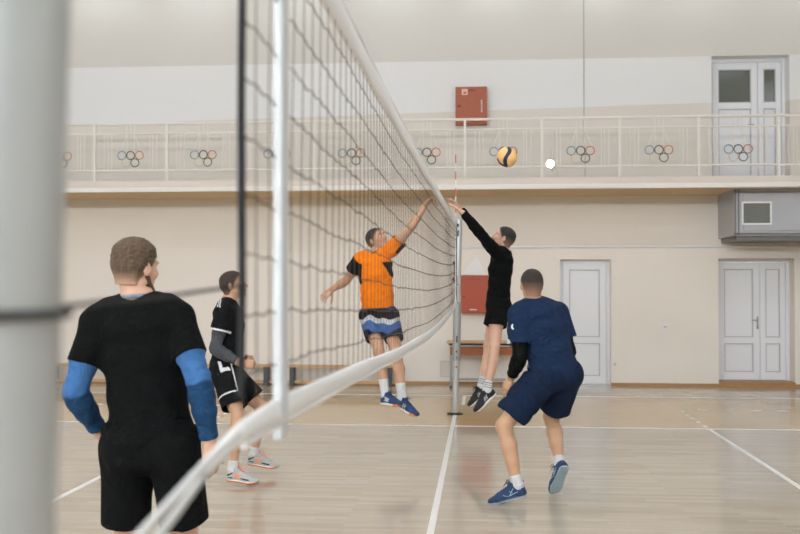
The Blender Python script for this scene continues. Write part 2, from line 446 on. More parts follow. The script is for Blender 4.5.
# white conduit along the wall, cable, sockets
o = MB().tube([(-.05, WY - .02, 2.32), (5.9, WY - .02, 2.32)], .018, 8).build('wall_conduit', M['white'])
tag(o, 'thin white conduit running along the far wall above the lower doors', 'pipe')
o = MB().tube([(2.07, WY - .008, CZ - .1), (2.07, WY - .008, 4.2), (2.09, WY - .008, 3.9), (2.08, WY - .008, 3.40)], .009, 6).build('wall_cable', M['cable'])
tag(o, 'pale cable running straight down the upper wall behind the railing', 'cable')
def disc(name, loc, r, m, label, cat):
    e = empty(name, loc, label, cat)
    MB().tube([(0, 0, 0), (0, -.012, 0), (0, -.02, 0)], [r, r, r * .85], 20).build('plate', m, e)
    MB().tube([(0, -.02, 0), (0, -.023, 0)], r * .45, 14).build('socket_well', M['door_gap'], e)
    return e
disc('wall_socket', (3.395, WY, .985), .045, M['white'], 'small round white socket on the wall between the two lower doors', 'socket')
e = empty('socket_box', (-.30, WY, .14), 'pale square socket box low on the wall left of the far post', 'socket')
MB().box((.08, -.012, .12), (.26, .024, .26), .006).build('back_plate', M['slab'], e)
ff = MB()
for x in (-.05, .21): ff.box((x, -.028, .12), (.012, .012, .26))
for z in (-.01, .25): ff.box((.08, -.028, z), (.26, .012, .012))
ff.build('frame', M['door_gap'], e)
e = empty('wall_plug', (1.06, WY, .42), 'small grey double socket on the wall beside the desk', 'socket')
MB().box((0, -.012, 0), (.08, .024, .14), .006).build('plate', M['white'], e)
for z in (-.03, .03): MB().tube([(0, -.024, z), (0, -.027, z)], .02, 12).build('socket_well', M['door_gap'], e)
e = empty('door_stop', (2.56, WY, .36), 'tiny pale door stop on the wall right of the single door', 'door stop')
MB().tube([(0, 0, 0), (0, -.05, 0)], .018, 10).build('stem', M['white'], e)
MB().tube([(0, -.05, 0), (0, -.07, 0)], .024, 10).build('rubber_tip', M['door_gap'], e)

# fire cabinets
def cabinet(x0, x1, z0, z1, m, label, upper):
    W, H = x1 - x0, z1 - z0
    e = empty('fire_cabinet', (x0, WY, z0), label, 'cabinet', 'red fire hose cabinets on the far wall')
    MB().box((W / 2, -.09, H / 2), (W, .18, H), .006).build('body', m, e)
    dr = MB().box((W / 2, -.187, H / 2), (W - .04, .014, H - .04), .004).build('door', m, e)
    if upper:
        MB().box((.155, -.196, H - .09), (.10, .004, .10)).build('sticker', mat('sticker', (228, 196, 176), .6), dr)
        MB().prism([(.125, H - .12), (.15, H - .075), (.165, H - .10), (.185, H - .08), (.185, H - .12)], -.2, -.198, 'y').build('sticker_mark', M['ant_red'], dr)
        for k in range(4): MB().box((.235 + .028 * k, -.196, H - .065), (.018, .004, .03)).build('marking', M['dark_red'], dr)
        for k in range(6): MB().box((.44, -.196, H - .24 - .036 * k), (.022, .004, .022)).build('marking', M['ant_white'], dr)
        for k in range(5): MB().box((.235 + .03 * k, -.196, .05), (.02, .004, .035)).build('marking', M['dark_red'], dr)
        MB().box((.065, -.20, H - .33), (.05, .012, .03)).build('latch', M['dark_red'], dr)
    else:
        for k in range(4): MB().box((.15 + .05 * k, -.196, H - .07), (.022, .004, .016)).build('marking', M['dark_red'], dr)
        MB().box((.05, -.20, H - .36), (.04, .012, .025)).build('latch', M['dark_red'], dr)
        for k in range(4): MB().box((.16 + .03 * k, -.196, .06), (.022, .004, .018)).build('marking', M['ant_white'], dr)
cabinet(0.0, .50, 1.21, 1.845, M['red'], 'red fire cabinet on the lower wall just right of the far post', False)
cabinet(-.088, .44, 4.39, 5.02, M['red_up'], 'rust red fire cabinet on the upper wall behind the railing', True)
tag(MB().prism([(.02, 1.86), (.26, 2.19), (.42, 1.86)], WY - .012, WY, 'y').build('triangular_sign', M['white']),
    'plain white triangular board on the wall above the red cabinet', 'sign')

# desk by the far wall
dk = empty('school_desk', (-.22, 16.55, 0), 'wooden school desk with brown front panel and grey metal legs', 'desk')
MB().box((.56, 0, .745), (1.13, .50, .024), .004).build('desk_top', M['wood'], dk)
MB().box((.56, 0, .715), (1.06, .42, .03)).build('under_frame', M['black_metal'], dk)
MB().box((.56, -.12, .60), (1.02, .018, .13), .003).build('front_panel', M['brown'], dk)
MB().box((.56, .10, .64), (1.02, .30, .014)).build('book_shelf', M['brown'], dk)
for x in (.06, 1.06):
    l = MB(); l.tube([(x, 0, .02), (x, 0, .70)], .018, 8); l.build('leg', M['sleeve_steel'], dk)
    MB().tube([(x, -.24, .015), (x, .24, .015)], .016, 8).build('foot', M['black_metal'], dk)
MB().tube([(.06, 0, .13), (1.06, 0, .13)], .018, 8).build('stretcher', M['sleeve_steel'], dk)

# gym benches
def bench(x0, x1, label):
    e = empty('gym_bench', (x0, 16.72, 0), label, 'bench', 'low wooden gym benches along the far wall')
    L = x1 - x0
    MB().box((L / 2, 0, .315), (L, .24, .032), .006).build('seat', M['wood'], e)
    MB().box((L / 2, 0, .045), (L - .1, .05, .05), .004).build('lower_beam', M['wood'], e)
    ks = [.21, L - .21] if L < 2.6 else [.21, L / 2, L - .21]
    for x in ks:
        MB().box((x, 0, .16), (.075, .20, .28), .006).build('leg', M['leg'], e)
        MB().box((x, 0, .015), (.09, .34, .03), .004).build('foot', M['leg'], e)
bench(-3.05, -.98, 'low wooden gym bench against the wall behind the orange shirted player')
bench(-7.20, -3.07, 'long low wooden gym bench against the wall behind the two players in black')
bench(5.66, 8.0, 'low wooden bench whose end shows right of the double door')

# luminaires
def luminaire(x, y, z, lx, ly, m, label, grp, wall=False):
    e = empty('ceiling_luminaire' if not wall else 'wall_luminaire', (x, y, z), label, 'light', grp)
    MB().box((0, 0, .03), (lx, ly, .05), .005).build('housing', M['white'], e)
    MB().box((0, 0, -.015), (lx - .06, ly - .06, .04), .01).build('diffuser', m, e)
for j, y in enumerate((-4, 0.5, 5, 9.5)):
    for i in range(7):
        luminaire(-9 + 3 * i, y, CZ - .06, 1.5, .55, M['tube_glow'], 'flat white luminaire on the ceiling over the court', 'ceiling luminaires over the court')
for i in range(10):
    luminaire(-9.6 + 1.7 * i, WY - .45, 6.85, 1.25, .2, M['wash_glow'], 'white strip luminaire hung high in front of the far wall', 'strip luminaires along the far wall', True)

# ------------------------------------------------------------------ net, posts, antenna, ball
def interp(y, tab):
    return float(np.interp(y, [t[0] for t in tab], [t[1] for t in tab]))
NX = lambda y: interp(y, [(0, 0), (5, 0), (9, .018), (12.5, .04)])
ZT = lambda y: interp(y, [(1.4, 2.375), (2.4, 2.375), (4.3, 2.385), (7.2, 2.40), (10, 2.41), (12.3, 2.43)])
ZB = lambda y: interp(y, [(.785, 1.398), (1.07, 1.434), (1.25, 1.462), (1.46, 1.480), (1.77, 1.475), (2.68, 1.452), (4.3, 1.40), (6.3, 1.365), (8.4, 1.365), (10.5, 1.40), (12.3, 1.47)])
NY0, NY1 = 1.46, 12.30
net = empty('volleyball_net', (0, 6.9, 0), 'dark cord volleyball net with white tapes stretched down the middle of the court', 'net')
def nb(mb, name, m): return mb.build(name, m, net, (0, -6.9, 0))
rnd = random.Random(4)
ny = [NY0 + .1 * k for k in range(int((NY1 - NY0) / .1) + 1)]
sway = {}
for y in ny:
    mb = MB(); n = 8; pts = []
    for k in range(n + 1):
        t = k / n; z = ZB(y) + .03 + (ZT(y) - ZB(y) - .06) * t
        pts.append((NX(y) + .004 * math.sin(3.1 * t + y * 2), y + .004 * math.sin(9 * t + y * 7), z))
    nb(mb.tube(pts, .0010, 5), 'vertical_cord', M['cord'])
for k in range(1, 10):
    pts = []
    for y in ny:
        t = k / 10; jz = rnd.uniform(-.004, .004)
        pts.append((NX(y) + .004 * math.sin(3.1 * t + y * 2), y, ZB(y) + (ZT(y) - ZB(y)) * t + jz - .012 * math.sin(math.pi * (y - NY0) / (NY1 - NY0))))
        pts.append((pts[-1][0], y + .05, pts[-1][2] - .006))
    nb(MB().tube(pts[:-1], .0014, 5), 'horizontal_cord', M['cord'])
def tape(z0, z1, ya, yb, th, name, m, step=.12, taper=0):
    """soft band in the net plane between heights z0(y) and z1(y)"""
    n = max(2, int((yb - ya) / step)); v = []; f = []
    sec = [(-1, 0), (-1, .5), (-.8, .9), (0, 1), (.8, .9), (1, .5), (1, 0), (.8, -.02), (0, -.06), (-.8, -.02)]; m_ = len(sec)
    for i in range(n + 1):
        y = ya + (yb - ya) * i / n; a, c = z0(y), z1(y)
        if taper: w_ = min(1, .25 + .75 * (y - ya) / taper); a, c = (a + c) / 2 - (c - a) / 2 * w_, (a + c) / 2 + (c - a) / 2 * w_
        for s_, t in sec:
            v.append((NX(y) + s_ * th / 2 + .002 * math.sin(y * 5 + t * 3), y, a + (c - a) * t))
    for i in range(n):
        for j in range(m_):
            k = (j + 1) % m_
            f.append((i * m_ + j, i * m_ + k, (i + 1) * m_ + k, (i + 1) * m_ + j))
    f.append(tuple(range(m_))); f.append(tuple(range((n + 1) * m_ - 1, n * m_ - 1, -1)))
    return nb(MB().add(v, f, True), name, m)
tape(lambda y: ZT(y) - .04, lambda y: ZT(y) + .035, NY0 - .05, NY1, .016, 'top_tape', M['tape'])
nb(MB().tube([(NX(y), y, ZT(y) + .036) for y in [NY0 - .05] + ny[1:]], .0075, 8), 'top_cable', M['tape'])
tape(lambda y: ZB(y) - .016, lambda y: ZB(y) + .027, 1.24, NY1, .014, 'bottom_tape', M['tape'], taper=.5)
nb(MB().tube([(NX(y) + .002, y, ZB(y) - .019) for y in ny], .0055, 8), 'bottom_cable', M['tape'])
# side bands and edge straps
def band(y0, y1, za, zb, th, name, m):
    mb = MB(); n = 10
    for i in range(n):
        a = za + (zb - za) * i / n; c = za + (zb - za) * (i + 1) / n
        mb.box((NX(y0), (y0 + y1) / 2, (a + c) / 2), (th, y1 - y0, c - a + .002), .003)
    return nb(mb, name, m)
band(1.715, 1.775, ZB(1.77) - .045, ZT(1.77) + .03, .016, 'side_band', M['band'])
band(11.96, 12.01, ZB(12) - .03, ZT(12) + .03, .016, 'side_band', M['tape'])
nb(MB().tube([(0, 1.452 + .004 * math.sin(z * 12), z) for z in np.linspace(1.535, 2.40, 12)], .0062, 10), 'edge_strap', M['strap'])
nb(MB().tube([(NX(12.3), 12.31, z) for z in np.linspace(1.47, 2.43, 6)], .009, 8), 'edge_strap', M['strap'])
# cords from the near edge to the near post
P0 = (-.02, .785)
for dz, dx in ((0, .003), (-.028, -.004)):
    nb(MB().tube([(dx, 1.42, ZB(1.42) + .008 + dz * .6), (dx, 1.25, ZB(1.25) + .010 + dz * .8), (0, 1.0, ZB(1.0) + .012 + dz), (P0[0], P0[1], 1.41 + dz)], .0055, 8), 'lower_rope', M['rope'])
nb(MB().tube([(0, 1.46, 1.698), (0, 1.1, 1.686), (P0[0], P0[1], 1.678)], .0024, 8), 'middle_rope', M['grey_rope'])
nb(MB().tube([(-.062 + 1.68 * math.tan(R(1.3)) + .061 * math.cos(a), .735 + .061 * math.sin(a), 1.677) for a in np.linspace(0, 2 * math.pi, 25)[:-1]], .0036, 8, closed=True), 'rope_loop', M['grey_rope'])
nb(MB().tube([(0, 1.42, 2.40), (0, 1.1, 2.41), (P0[0], P0[1], 2.42)], .006, 8), 'upper_rope', M['rope'])
for z, z2 in ((2.42, 2.44), (1.48, 1.455), (1.70, 1.69)):
    nb(MB().tube([(NX(12.3), 12.31, z), (.045, 12.7, (z + z2) / 2), (.045, 13.04, z2)], .006, 8), 'tension_rope', M['strap'])

# posts
def net_post(loc, r, lean, label, m, far):
    e = empty('net_post', loc, label, 'post', 'volleyball net posts')
    e.rotation_euler = (0, lean, 0)
    MB().tube([(0, 0, .012), (0, 0, 2.54)], r, 32).build('tube', m, e)
    MB().tube([(0, 0, 2.54), (0, 0, 2.555), (0, 0, 2.56)], [r + .004, r + .004, r * .8], 32).build('cap', m, e)
    MB().tube([(0, 0, 0), (0, 0, .012), (0, 0, .02)], [r * 2.6, r * 2.6, r * 1.2], 32).build('base_plate', M['black_metal'] if far else M['sleeve_steel'], e)
    if far:
        MB().tube([(0, 0, .70), (0, 0, 1.46)], r + .012, 28).build('outer_sleeve', M['sleeve_steel'], e)
        for z in (.74, 1.42): MB().tube([(0, 0, z - .012), (0, 0, z + .012)], r + .016, 28).build('collar', M['sleeve_steel'], e)
        for z, h in ((.98, .09), (.82, .03), (.74, .03), (.62, .02)): MB().box((.004, -r - .008, z), (.018, .016, h), .004).build('slot', M['black_metal'], e)
        MB().box((-.045, -.005, 1.86), (.022, .05, .30), .006).build('winch_bracket', M['black_metal'], e)
        for z in (1.76, 1.97): MB().tube([(-.05, -.045, z), (-.05, .04, z)], .024, 14).build('pulley', M['black_metal'], e)
        MB().box((-.01, -r - .006, 2.36), (.02, .016, .08), .004).build('slot', M['black_metal'], e)
        MB().tube([(-.02, -.05, 2.47), (-.02, .05, 2.47)], .02, 14).build('head_pulley', M['black_metal'], e)
        MB().tube([(0, -.045, 1.80), (.0, -.075, 1.80), (-.01, -.075, 1.72)], .008, 8).build('crank_handle', M['metal'], e)
    return e
net_post((0.0, 13.10, 0), .040, R(1.3), 'grey metal net post standing at the far end of the net', M['steel'], True)
net_post((-.062, .735, 0), .056, R(1.3), 'pale grey net post standing close by on the left', M['near_steel'], False)

# antenna
an = empty('net_antenna', (.042, 11.98, 1.45), 'thin red and white striped antenna rising above the far end of the net', 'antenna')
stick = MB().tube([(0, 0, 0), (0, 0, 1.80)], .005, 8).build('rod', M['ant_white'], an)
for k in range(9):
    MB().tube([(0, 0, .1 + .2 * k), (0, 0, .2 + .2 * k)], .0062, 8).build('red_band', M['ant_red'], an)

# ball
vb_ = empty('volleyball', (.616, 10.5, 3.028), 'peach yellow and navy volleyball in the air above the blockers hands', 'ball')
vb_.rotation_euler = (R(-6), R(4), R(2))
ball_y = mat('ball_yellow', (246, 196, 128), .5, noise=.04, scale=60, bump=.3, bscale=300)
ball_n = mat('ball_navy', (26, 42, 74), .5, bump=.3, bscale=300)
ball_w = mat('ball_white', (236, 236, 232), .5, bump=.3, bscale=300)
def ball_panels():
    """panels cut out of a fine sphere along S shaped seams; the seams are sunk a little"""
    NU, NV, RAD = 180, 90, .107
    th = np.linspace(0, 2 * math.pi, NU, endpoint=False); ph = np.linspace(0, math.pi, NV + 1)
    D = np.stack([np.outer(np.sin(ph), np.cos(th)), np.outer(np.sin(ph), np.sin(th)), np.outer(np.cos(ph), np.ones(NU))], 2)
    x, y, z = D[..., 0], D[..., 1], D[..., 2]
    sgn = np.where(y < 0, 1.0, -1.0)
    c = x * sgn - (-.02 + .20 * np.sin(z * 3.0))          # distance from the S shaped centre line, front and back
    rad = np.hypot(x, z); ang = np.arctan2(z, x * sgn)
    rim = (rad > .93) | (np.abs(y) < .37)
    reg = np.where(np.abs(c) < .20, 1, np.where(c < 0, 0, 2)) + np.where(y < 0, 0, 3)
    reg = np.where(rim & (ang < -1.5) & (ang > -2.9), 6, reg); reg = np.where(rim & (ang > .35) & (ang < 1.5), 7, reg)
    reg = np.where(rim & (ang >= 1.5) & (ang < 2.2), 8, reg)
    edge = np.zeros(reg.shape, bool)
    for ax, d in ((0, 1), (0, -1), (1, 1), (1, -1)): edge |= np.roll(reg, d, ax) != reg
    edge[0] = edge[-1] = False
    P = D * (RAD - np.where(edge, .0018, 0.0))[..., None]
    for k in range(9):
        used = {}; vs = []; fs = []
        for i in range(NV):
            for j in range(NU):
                if reg[i, j] != k: continue
                q = []
                for a_, b_ in ((i, j), (i + 1, j), (i + 1, (j + 1) % NU), (i, (j + 1) % NU)):
                    if (a_, b_) not in used: used[(a_, b_)] = len(vs); vs.append(P[a_, b_])
                    q.append(used[(a_, b_)])
                fs.append(tuple(q))
        if fs: MB().add(vs, fs, True).build('panel', ball_n if k in (1, 4, 6, 7) else ball_w if k == 8 else ball_y, vb_)
ball_panels()

# ------------------------------------------------------------------ people: smooth implicit surfaces meshed with surface nets
V3 = lambda *a: np.array(a, dtype=np.float64)
def unit(v): v = np.asarray(v, float); return v / (np.linalg.norm(v) + 1e-12)
class Vol:
    def __init__(s, lo, hi, h):
        s.lo = np.asarray(lo, float); s.h = h
        s.n = np.ceil((np.asarray(hi, float) - s.lo) / h).astype(int) + 1
        s.a = np.full(s.n, 1.0, np.float32)
    def block(s, lo, hi):
        i0 = np.clip(np.floor((np.asarray(lo) - s.lo) / s.h).astype(int), 0, s.n)
        i1 = np.clip(np.ceil((np.asarray(hi) - s.lo) / s.h).astype(int) + 1, 0, s.n)
        sl = tuple(slice(a, b) for a, b in zip(i0, i1))
        ax = [(s.lo[k] + s.h * np.arange(i0[k], i1[k])).astype(np.float32) for k in range(3)]
        return sl, ax[0][:, None, None], ax[1][None, :, None], ax[2][None, None, :]
    def merge(s, sl, d, k, op):
        a = s.a[sl]
        if a.size == 0: return
        if op == 'add':
            if k > 0:
                h = np.maximum(k - np.abs(a - d), 0) / k; s.a[sl] = np.minimum(a, d) - h * h * k * .25
            else: s.a[sl] = np.minimum(a, d)
        else:
            if k > 0:
                h = np.maximum(k - np.abs(a + d), 0) / k; s.a[sl] = np.maximum(a, -d) + h * h * k * .25
            else: s.a[sl] = np.maximum(a, -d)
    @staticmethod
    def cut(d, cuts, X, Y, Z):
        for p, n in cuts:
            n = unit(n); d = np.maximum(d, (X - p[0]) * n[0] + (Y - p[1]) * n[1] + (Z - p[2]) * n[2])
        return d
    def cone(s, a, b, ra, rb, k=.02, op='add', cuts=()):
        a = np.asarray(a, float); b = np.asarray(b, float); r = max(ra, rb) + k + 3 * s.h
        sl, X, Y, Z = s.block(np.minimum(a, b) - r, np.maximum(a, b) + r)
        d = b - a; L2 = max(d @ d, 1e-9)
        px, py, pz = X - a[0], Y - a[1], Z - a[2]
        t = np.clip((px * d[0] + py * d[1] + pz * d[2]) / L2, 0, 1)
        q = np.sqrt((px - t * d[0]) ** 2 + (py - t * d[1]) ** 2 + (pz - t * d[2]) ** 2) - (ra + (rb - ra) * t)
        s.merge(sl, s.cut(q, cuts, X, Y, Z), k, op)
    def loft(s, a, b, xdir, ra, rb, k=.02, op='add', cuts=(), cap=1.0):
        """elliptical cone: ra=(rx,ry) at a, rb at b, x half axis along xdir"""
        a = np.asarray(a, float); b = np.asarray(b, float); r = max(*ra, *rb) * 1.05 + k + 3 * s.h
        sl, X, Y, Z = s.block(np.minimum(a, b) - r, np.maximum(a, b) + r)
        d = b - a; L = max(np.linalg.norm(d), 1e-6); z = d / L
        x = np.asarray(xdir, float); x = unit(x - z * (x @ z)); y = np.cross(z, x)
        px, py, pz = X - a[0], Y - a[1], Z - a[2]
        lx = px * x[0] + py * x[1] + pz * x[2]; ly = px * y[0] + py * y[1] + pz * y[2]; lz = px * z[0] + py * z[1] + pz * z[2]
        t = np.clip(lz / L, 0, 1); w = lz - t * L
        rx = ra[0] + (rb[0] - ra[0]) * t; ry = ra[1] + (rb[1] - ra[1]) * t; rw = np.minimum(rx, ry) * cap
        k0 = np.sqrt((lx / rx) ** 2 + (ly / ry) ** 2 + (w / rw) ** 2) + 1e-6
        k1 = np.sqrt((lx / rx ** 2) ** 2 + (ly / ry ** 2) ** 2 + (w / rw ** 2) ** 2) + 1e-6
        q = k0 * (k0 - 1) / k1
        s.merge(sl, s.cut(q, cuts, X, Y, Z), k, op)
    def ell(s, c, F, rad, k=.02, op='add', cuts=()):
        """ellipsoid, F = 3x3 rows are the axes"""
        c = np.asarray(c, float); r = max(rad) + k + 3 * s.h
        sl, X, Y, Z = s.block(c - r, c + r)
        px, py, pz = X - c[0], Y - c[1], Z - c[2]
        l = [(px * F[i][0] + py * F[i][1] + pz * F[i][2]) for i in range(3)]
        k0 = np.sqrt(sum((l[i] / rad[i]) ** 2 for i in range(3))) + 1e-6
        k1 = np.sqrt(sum((l[i] / rad[i] ** 2) ** 2 for i in range(3))) + 1e-6
        s.merge(sl, s.cut(k0 * (k0 - 1) / k1, cuts, X, Y, Z), k, op)
    def plane(s, p, n):
        sl, X, Y, Z = s.block(s.lo, s.lo + s.n * s.h); s.a = s.cut(s.a, [(p, n)], X, Y, Z)
    def where(s, band):
        idx = np.nonzero(np.abs(s.a) < band)
        return idx, np.stack([s.lo[k] + s.h * idx[k] for k in range(3)], 1)
    def folds(s, amp, lam, seed, dirs=None, band=.03):
        idx, P = s.where(band); rg = np.random.RandomState(seed); out = np.zeros(len(P))
        for i in range(5):
            v = unit(rg.randn(3) if dirs is None else np.asarray(dirs[i % len(dirs)]) + rg.randn(3) * .35); u = unit(rg.randn(3)) * rg.uniform(6, 14)
            out += (1.3 - 2.2 * np.abs(np.sin(math.pi * (P @ v) / (lam * rg.uniform(.9, 2.0)) + 1.0 * np.sin(P @ u + rg.uniform(0, 6)) + rg.uniform(0, 6))) ** .75) * rg.uniform(.5, 1)
        m_ = np.sin(P @ (unit(rg.randn(3)) * 9) + rg.uniform(0, 6)) * .5 + .6
        s.a[idx] += (amp * out / 3 * m_).astype(np.float32)
    def mesh(s):
        a = s.a; I = a < 0
        c = np.zeros(np.array(a.shape) - 1, np.uint8)
        sl = [slice(None, -1), slice(1, None)]
        for i in (0, 1):
            for j in (0, 1):
                for k in (0, 1): c += I[sl[i], sl[j], sl[k]]
        act = (c > 0) & (c < 8); ijk = np.argwhere(act)
        if len(ijk) == 0: return np.zeros((0, 3)), np.zeros((0, 4), int)
        ids = np.full(act.shape, -1, np.int32); ids[act] = np.arange(len(ijk))
        cor = np.array([(i, j, k) for i in (0, 1) for j in (0, 1) for k in (0, 1)])
        val = np.stack([a[ijk[:, 0] + o[0], ijk[:, 1] + o[1], ijk[:, 2] + o[2]] for o in cor], 1)
        acc = np.zeros((len(ijk), 3)); cnt = np.zeros(len(ijk))
        for p in range(8):
            for q in range(p + 1, 8):
                if np.abs(cor[p] - cor[q]).sum() != 1: continue
                m = (val[:, p] < 0) != (val[:, q] < 0)
                t = val[m, p] / (val[m, p] - val[m, q])
                acc[m] += cor[p] + (cor[q] - cor[p]) * t[:, None]; cnt[m] += 1
        V = (ijk + acc / cnt[:, None]) * s.h + s.lo
        Fs = []
        for ax in range(3):
            o1, o2 = [(1, 2), (2, 0), (0, 1)][ax]
            A = I[tuple(slice(None, -1) if q == ax else slice(None) for q in range(3))]
            B = I[tuple(slice(1, None) if q == ax else slice(None) for q in range(3))]
            e = np.argwhere(A != B)
            e = e[(e[:, o1] > 0) & (e[:, o2] > 0) & (e[:, o1] < act.shape[o1]) & (e[:, o2] < act.shape[o2])]
            flip = ~A[e[:, 0], e[:, 1], e[:, 2]]
            def cid(d1, d2):
                q = e.copy(); q[:, o1] -= d1; q[:, o2] -= d2; return ids[q[:, 0], q[:, 1], q[:, 2]]
            f = np.stack([cid(1, 1), cid(0, 1), cid(0, 0), cid(1, 0)], 1)
            f[flip] = f[flip][:, ::-1]
            Fs.append(f)
        return V, np.concatenate(Fs)
def np_mesh(name, V, F, m, col=None):
    me = bpy.data.meshes.new(name)
    me.vertices.add(len(V)); me.vertices.foreach_set('co', np.asarray(V, np.float32).ravel())
    me.loops.add(F.size); me.loops.foreach_set('vertex_index', F.astype(np.int32).ravel())
    me.polygons.add(len(F)); me.polygons.foreach_set('loop_start', np.arange(0, F.size, 4, dtype=np.int32))
    me.update(calc_edges=True)
    me.polygons.foreach_set('use_smooth', np.ones(len(F), bool))
    if m: me.materials.append(m)
    if col is not None:
        at = me.color_attributes.new('Col', 'FLOAT_COLOR', 'POINT')
        at.data.foreach_set('color', np.concatenate([col, np.ones((len(col), 1))], 1).astype(np.float32).ravel())
    me.validate()
    return me
def lin(r, g, b): return np.array(srgb(r, g, b)[:3])

# joint positions of the five players in metres
POSES = {
    'A': dict(head=(-1.167, 4.3, 1.77), neck=(-1.153, 4.3, 1.62), shL=(-1.343, 4.3, 1.523), shR=(-0.977, 4.3, 1.546), hipL=(-1.181, 4.3, 0.992), hipR=(-1.001, 4.3, 0.994), elL=(-1.416, 4.236, 1.225), wrL=(-1.376, 4.426, 1.028), knL=(-1.219, 4.348, 0.536), anL=(-1.2, 4.193, 0.109), elR=(-0.851, 4.202, 1.276), wrR=(-0.82, 4.259, 1.007), knR=(-0.953, 4.354, 0.54), anR=(-0.878, 4.209, 0.1)),
    'B': dict(head=(-1.838, 8.7, 1.686), neck=(-1.891, 8.7, 1.54), shL=(-1.935, 8.89, 1.455), shR=(-1.873, 8.51, 1.457), hipL=(-1.922, 8.79, 0.931), hipR=(-1.875, 8.61, 0.93), elL=(-2.007, 8.851, 1.141), wrL=(-1.779, 8.818, 1.001), knL=(-1.614, 8.817, 0.601), anL=(-1.676, 8.815, 0.174), elR=(-1.94, 8.471, 1.139), wrR=(-1.703, 8.469, 1.012), knR=(-1.72, 8.4, 0.566), anR=(-1.74, 8.313, 0.132)),
    'C': dict(head=(-0.719, 10.2, 2.151), neck=(-0.74, 10.2, 2.002), shL=(-0.567, 10.17, 2.047), shR=(-0.898, 10.23, 1.946), hipL=(-0.613, 10.17, 1.373), hipR=(-0.8, 10.23, 1.37), elL=(-0.389, 10.12, 2.248), wrL=(-0.221, 10.111, 2.49), knL=(-0.493, 9.958, 1.001), anL=(-0.439, 9.911, 0.558), elR=(-1.062, 10.366, 1.731), wrR=(-1.175, 10.14, 1.643), knR=(-0.675, 9.974, 1.029), anR=(-0.605, 9.932, 0.594)),
    'D': dict(head=(0.579, 10.5, 2.175), neck=(0.578, 10.5, 2.044), shL=(0.513, 10.32, 2.008), shR=(0.508, 10.68, 2.029), hipL=(0.514, 10.41, 1.471), hipR=(0.511, 10.59, 1.468), elL=(0.36, 10.196, 2.187), wrL=(0.157, 10.175, 2.426), knL=(0.48, 10.265, 1.067), anL=(0.403, 10.218, 0.622), elR=(0.338, 10.819, 2.239), wrR=(0.124, 10.793, 2.514), knR=(0.427, 10.617, 1.05), anR=(0.347, 10.574, 0.626)),
    'E': dict(head=(0.747, 8.02, 1.688), neck=(0.758, 8.02, 1.548), shL=(0.643, 7.9, 1.456), shR=(0.965, 8.15, 1.466), hipL=(0.84, 7.97, 0.974), hipR=(0.998, 8.08, 0.981), elL=(0.649, 7.876, 1.129), wrL=(0.585, 8.081, 0.95), knL=(0.521, 7.922, 0.583), anL=(0.626, 7.83, 0.141), elR=(1.049, 8.122, 1.154), wrR=(0.962, 8.343, 1.006), knR=(0.919, 8.328, 0.613), anR=(0.969, 8.097, 0.269)),
}


def frame(fwd, up):
    f = unit(fwd); u = np.asarray(up, float); u = unit(u - f * (u @ f)); r = np.cross(f, u); return np.array([r, f, u])   # rows right, forward, up

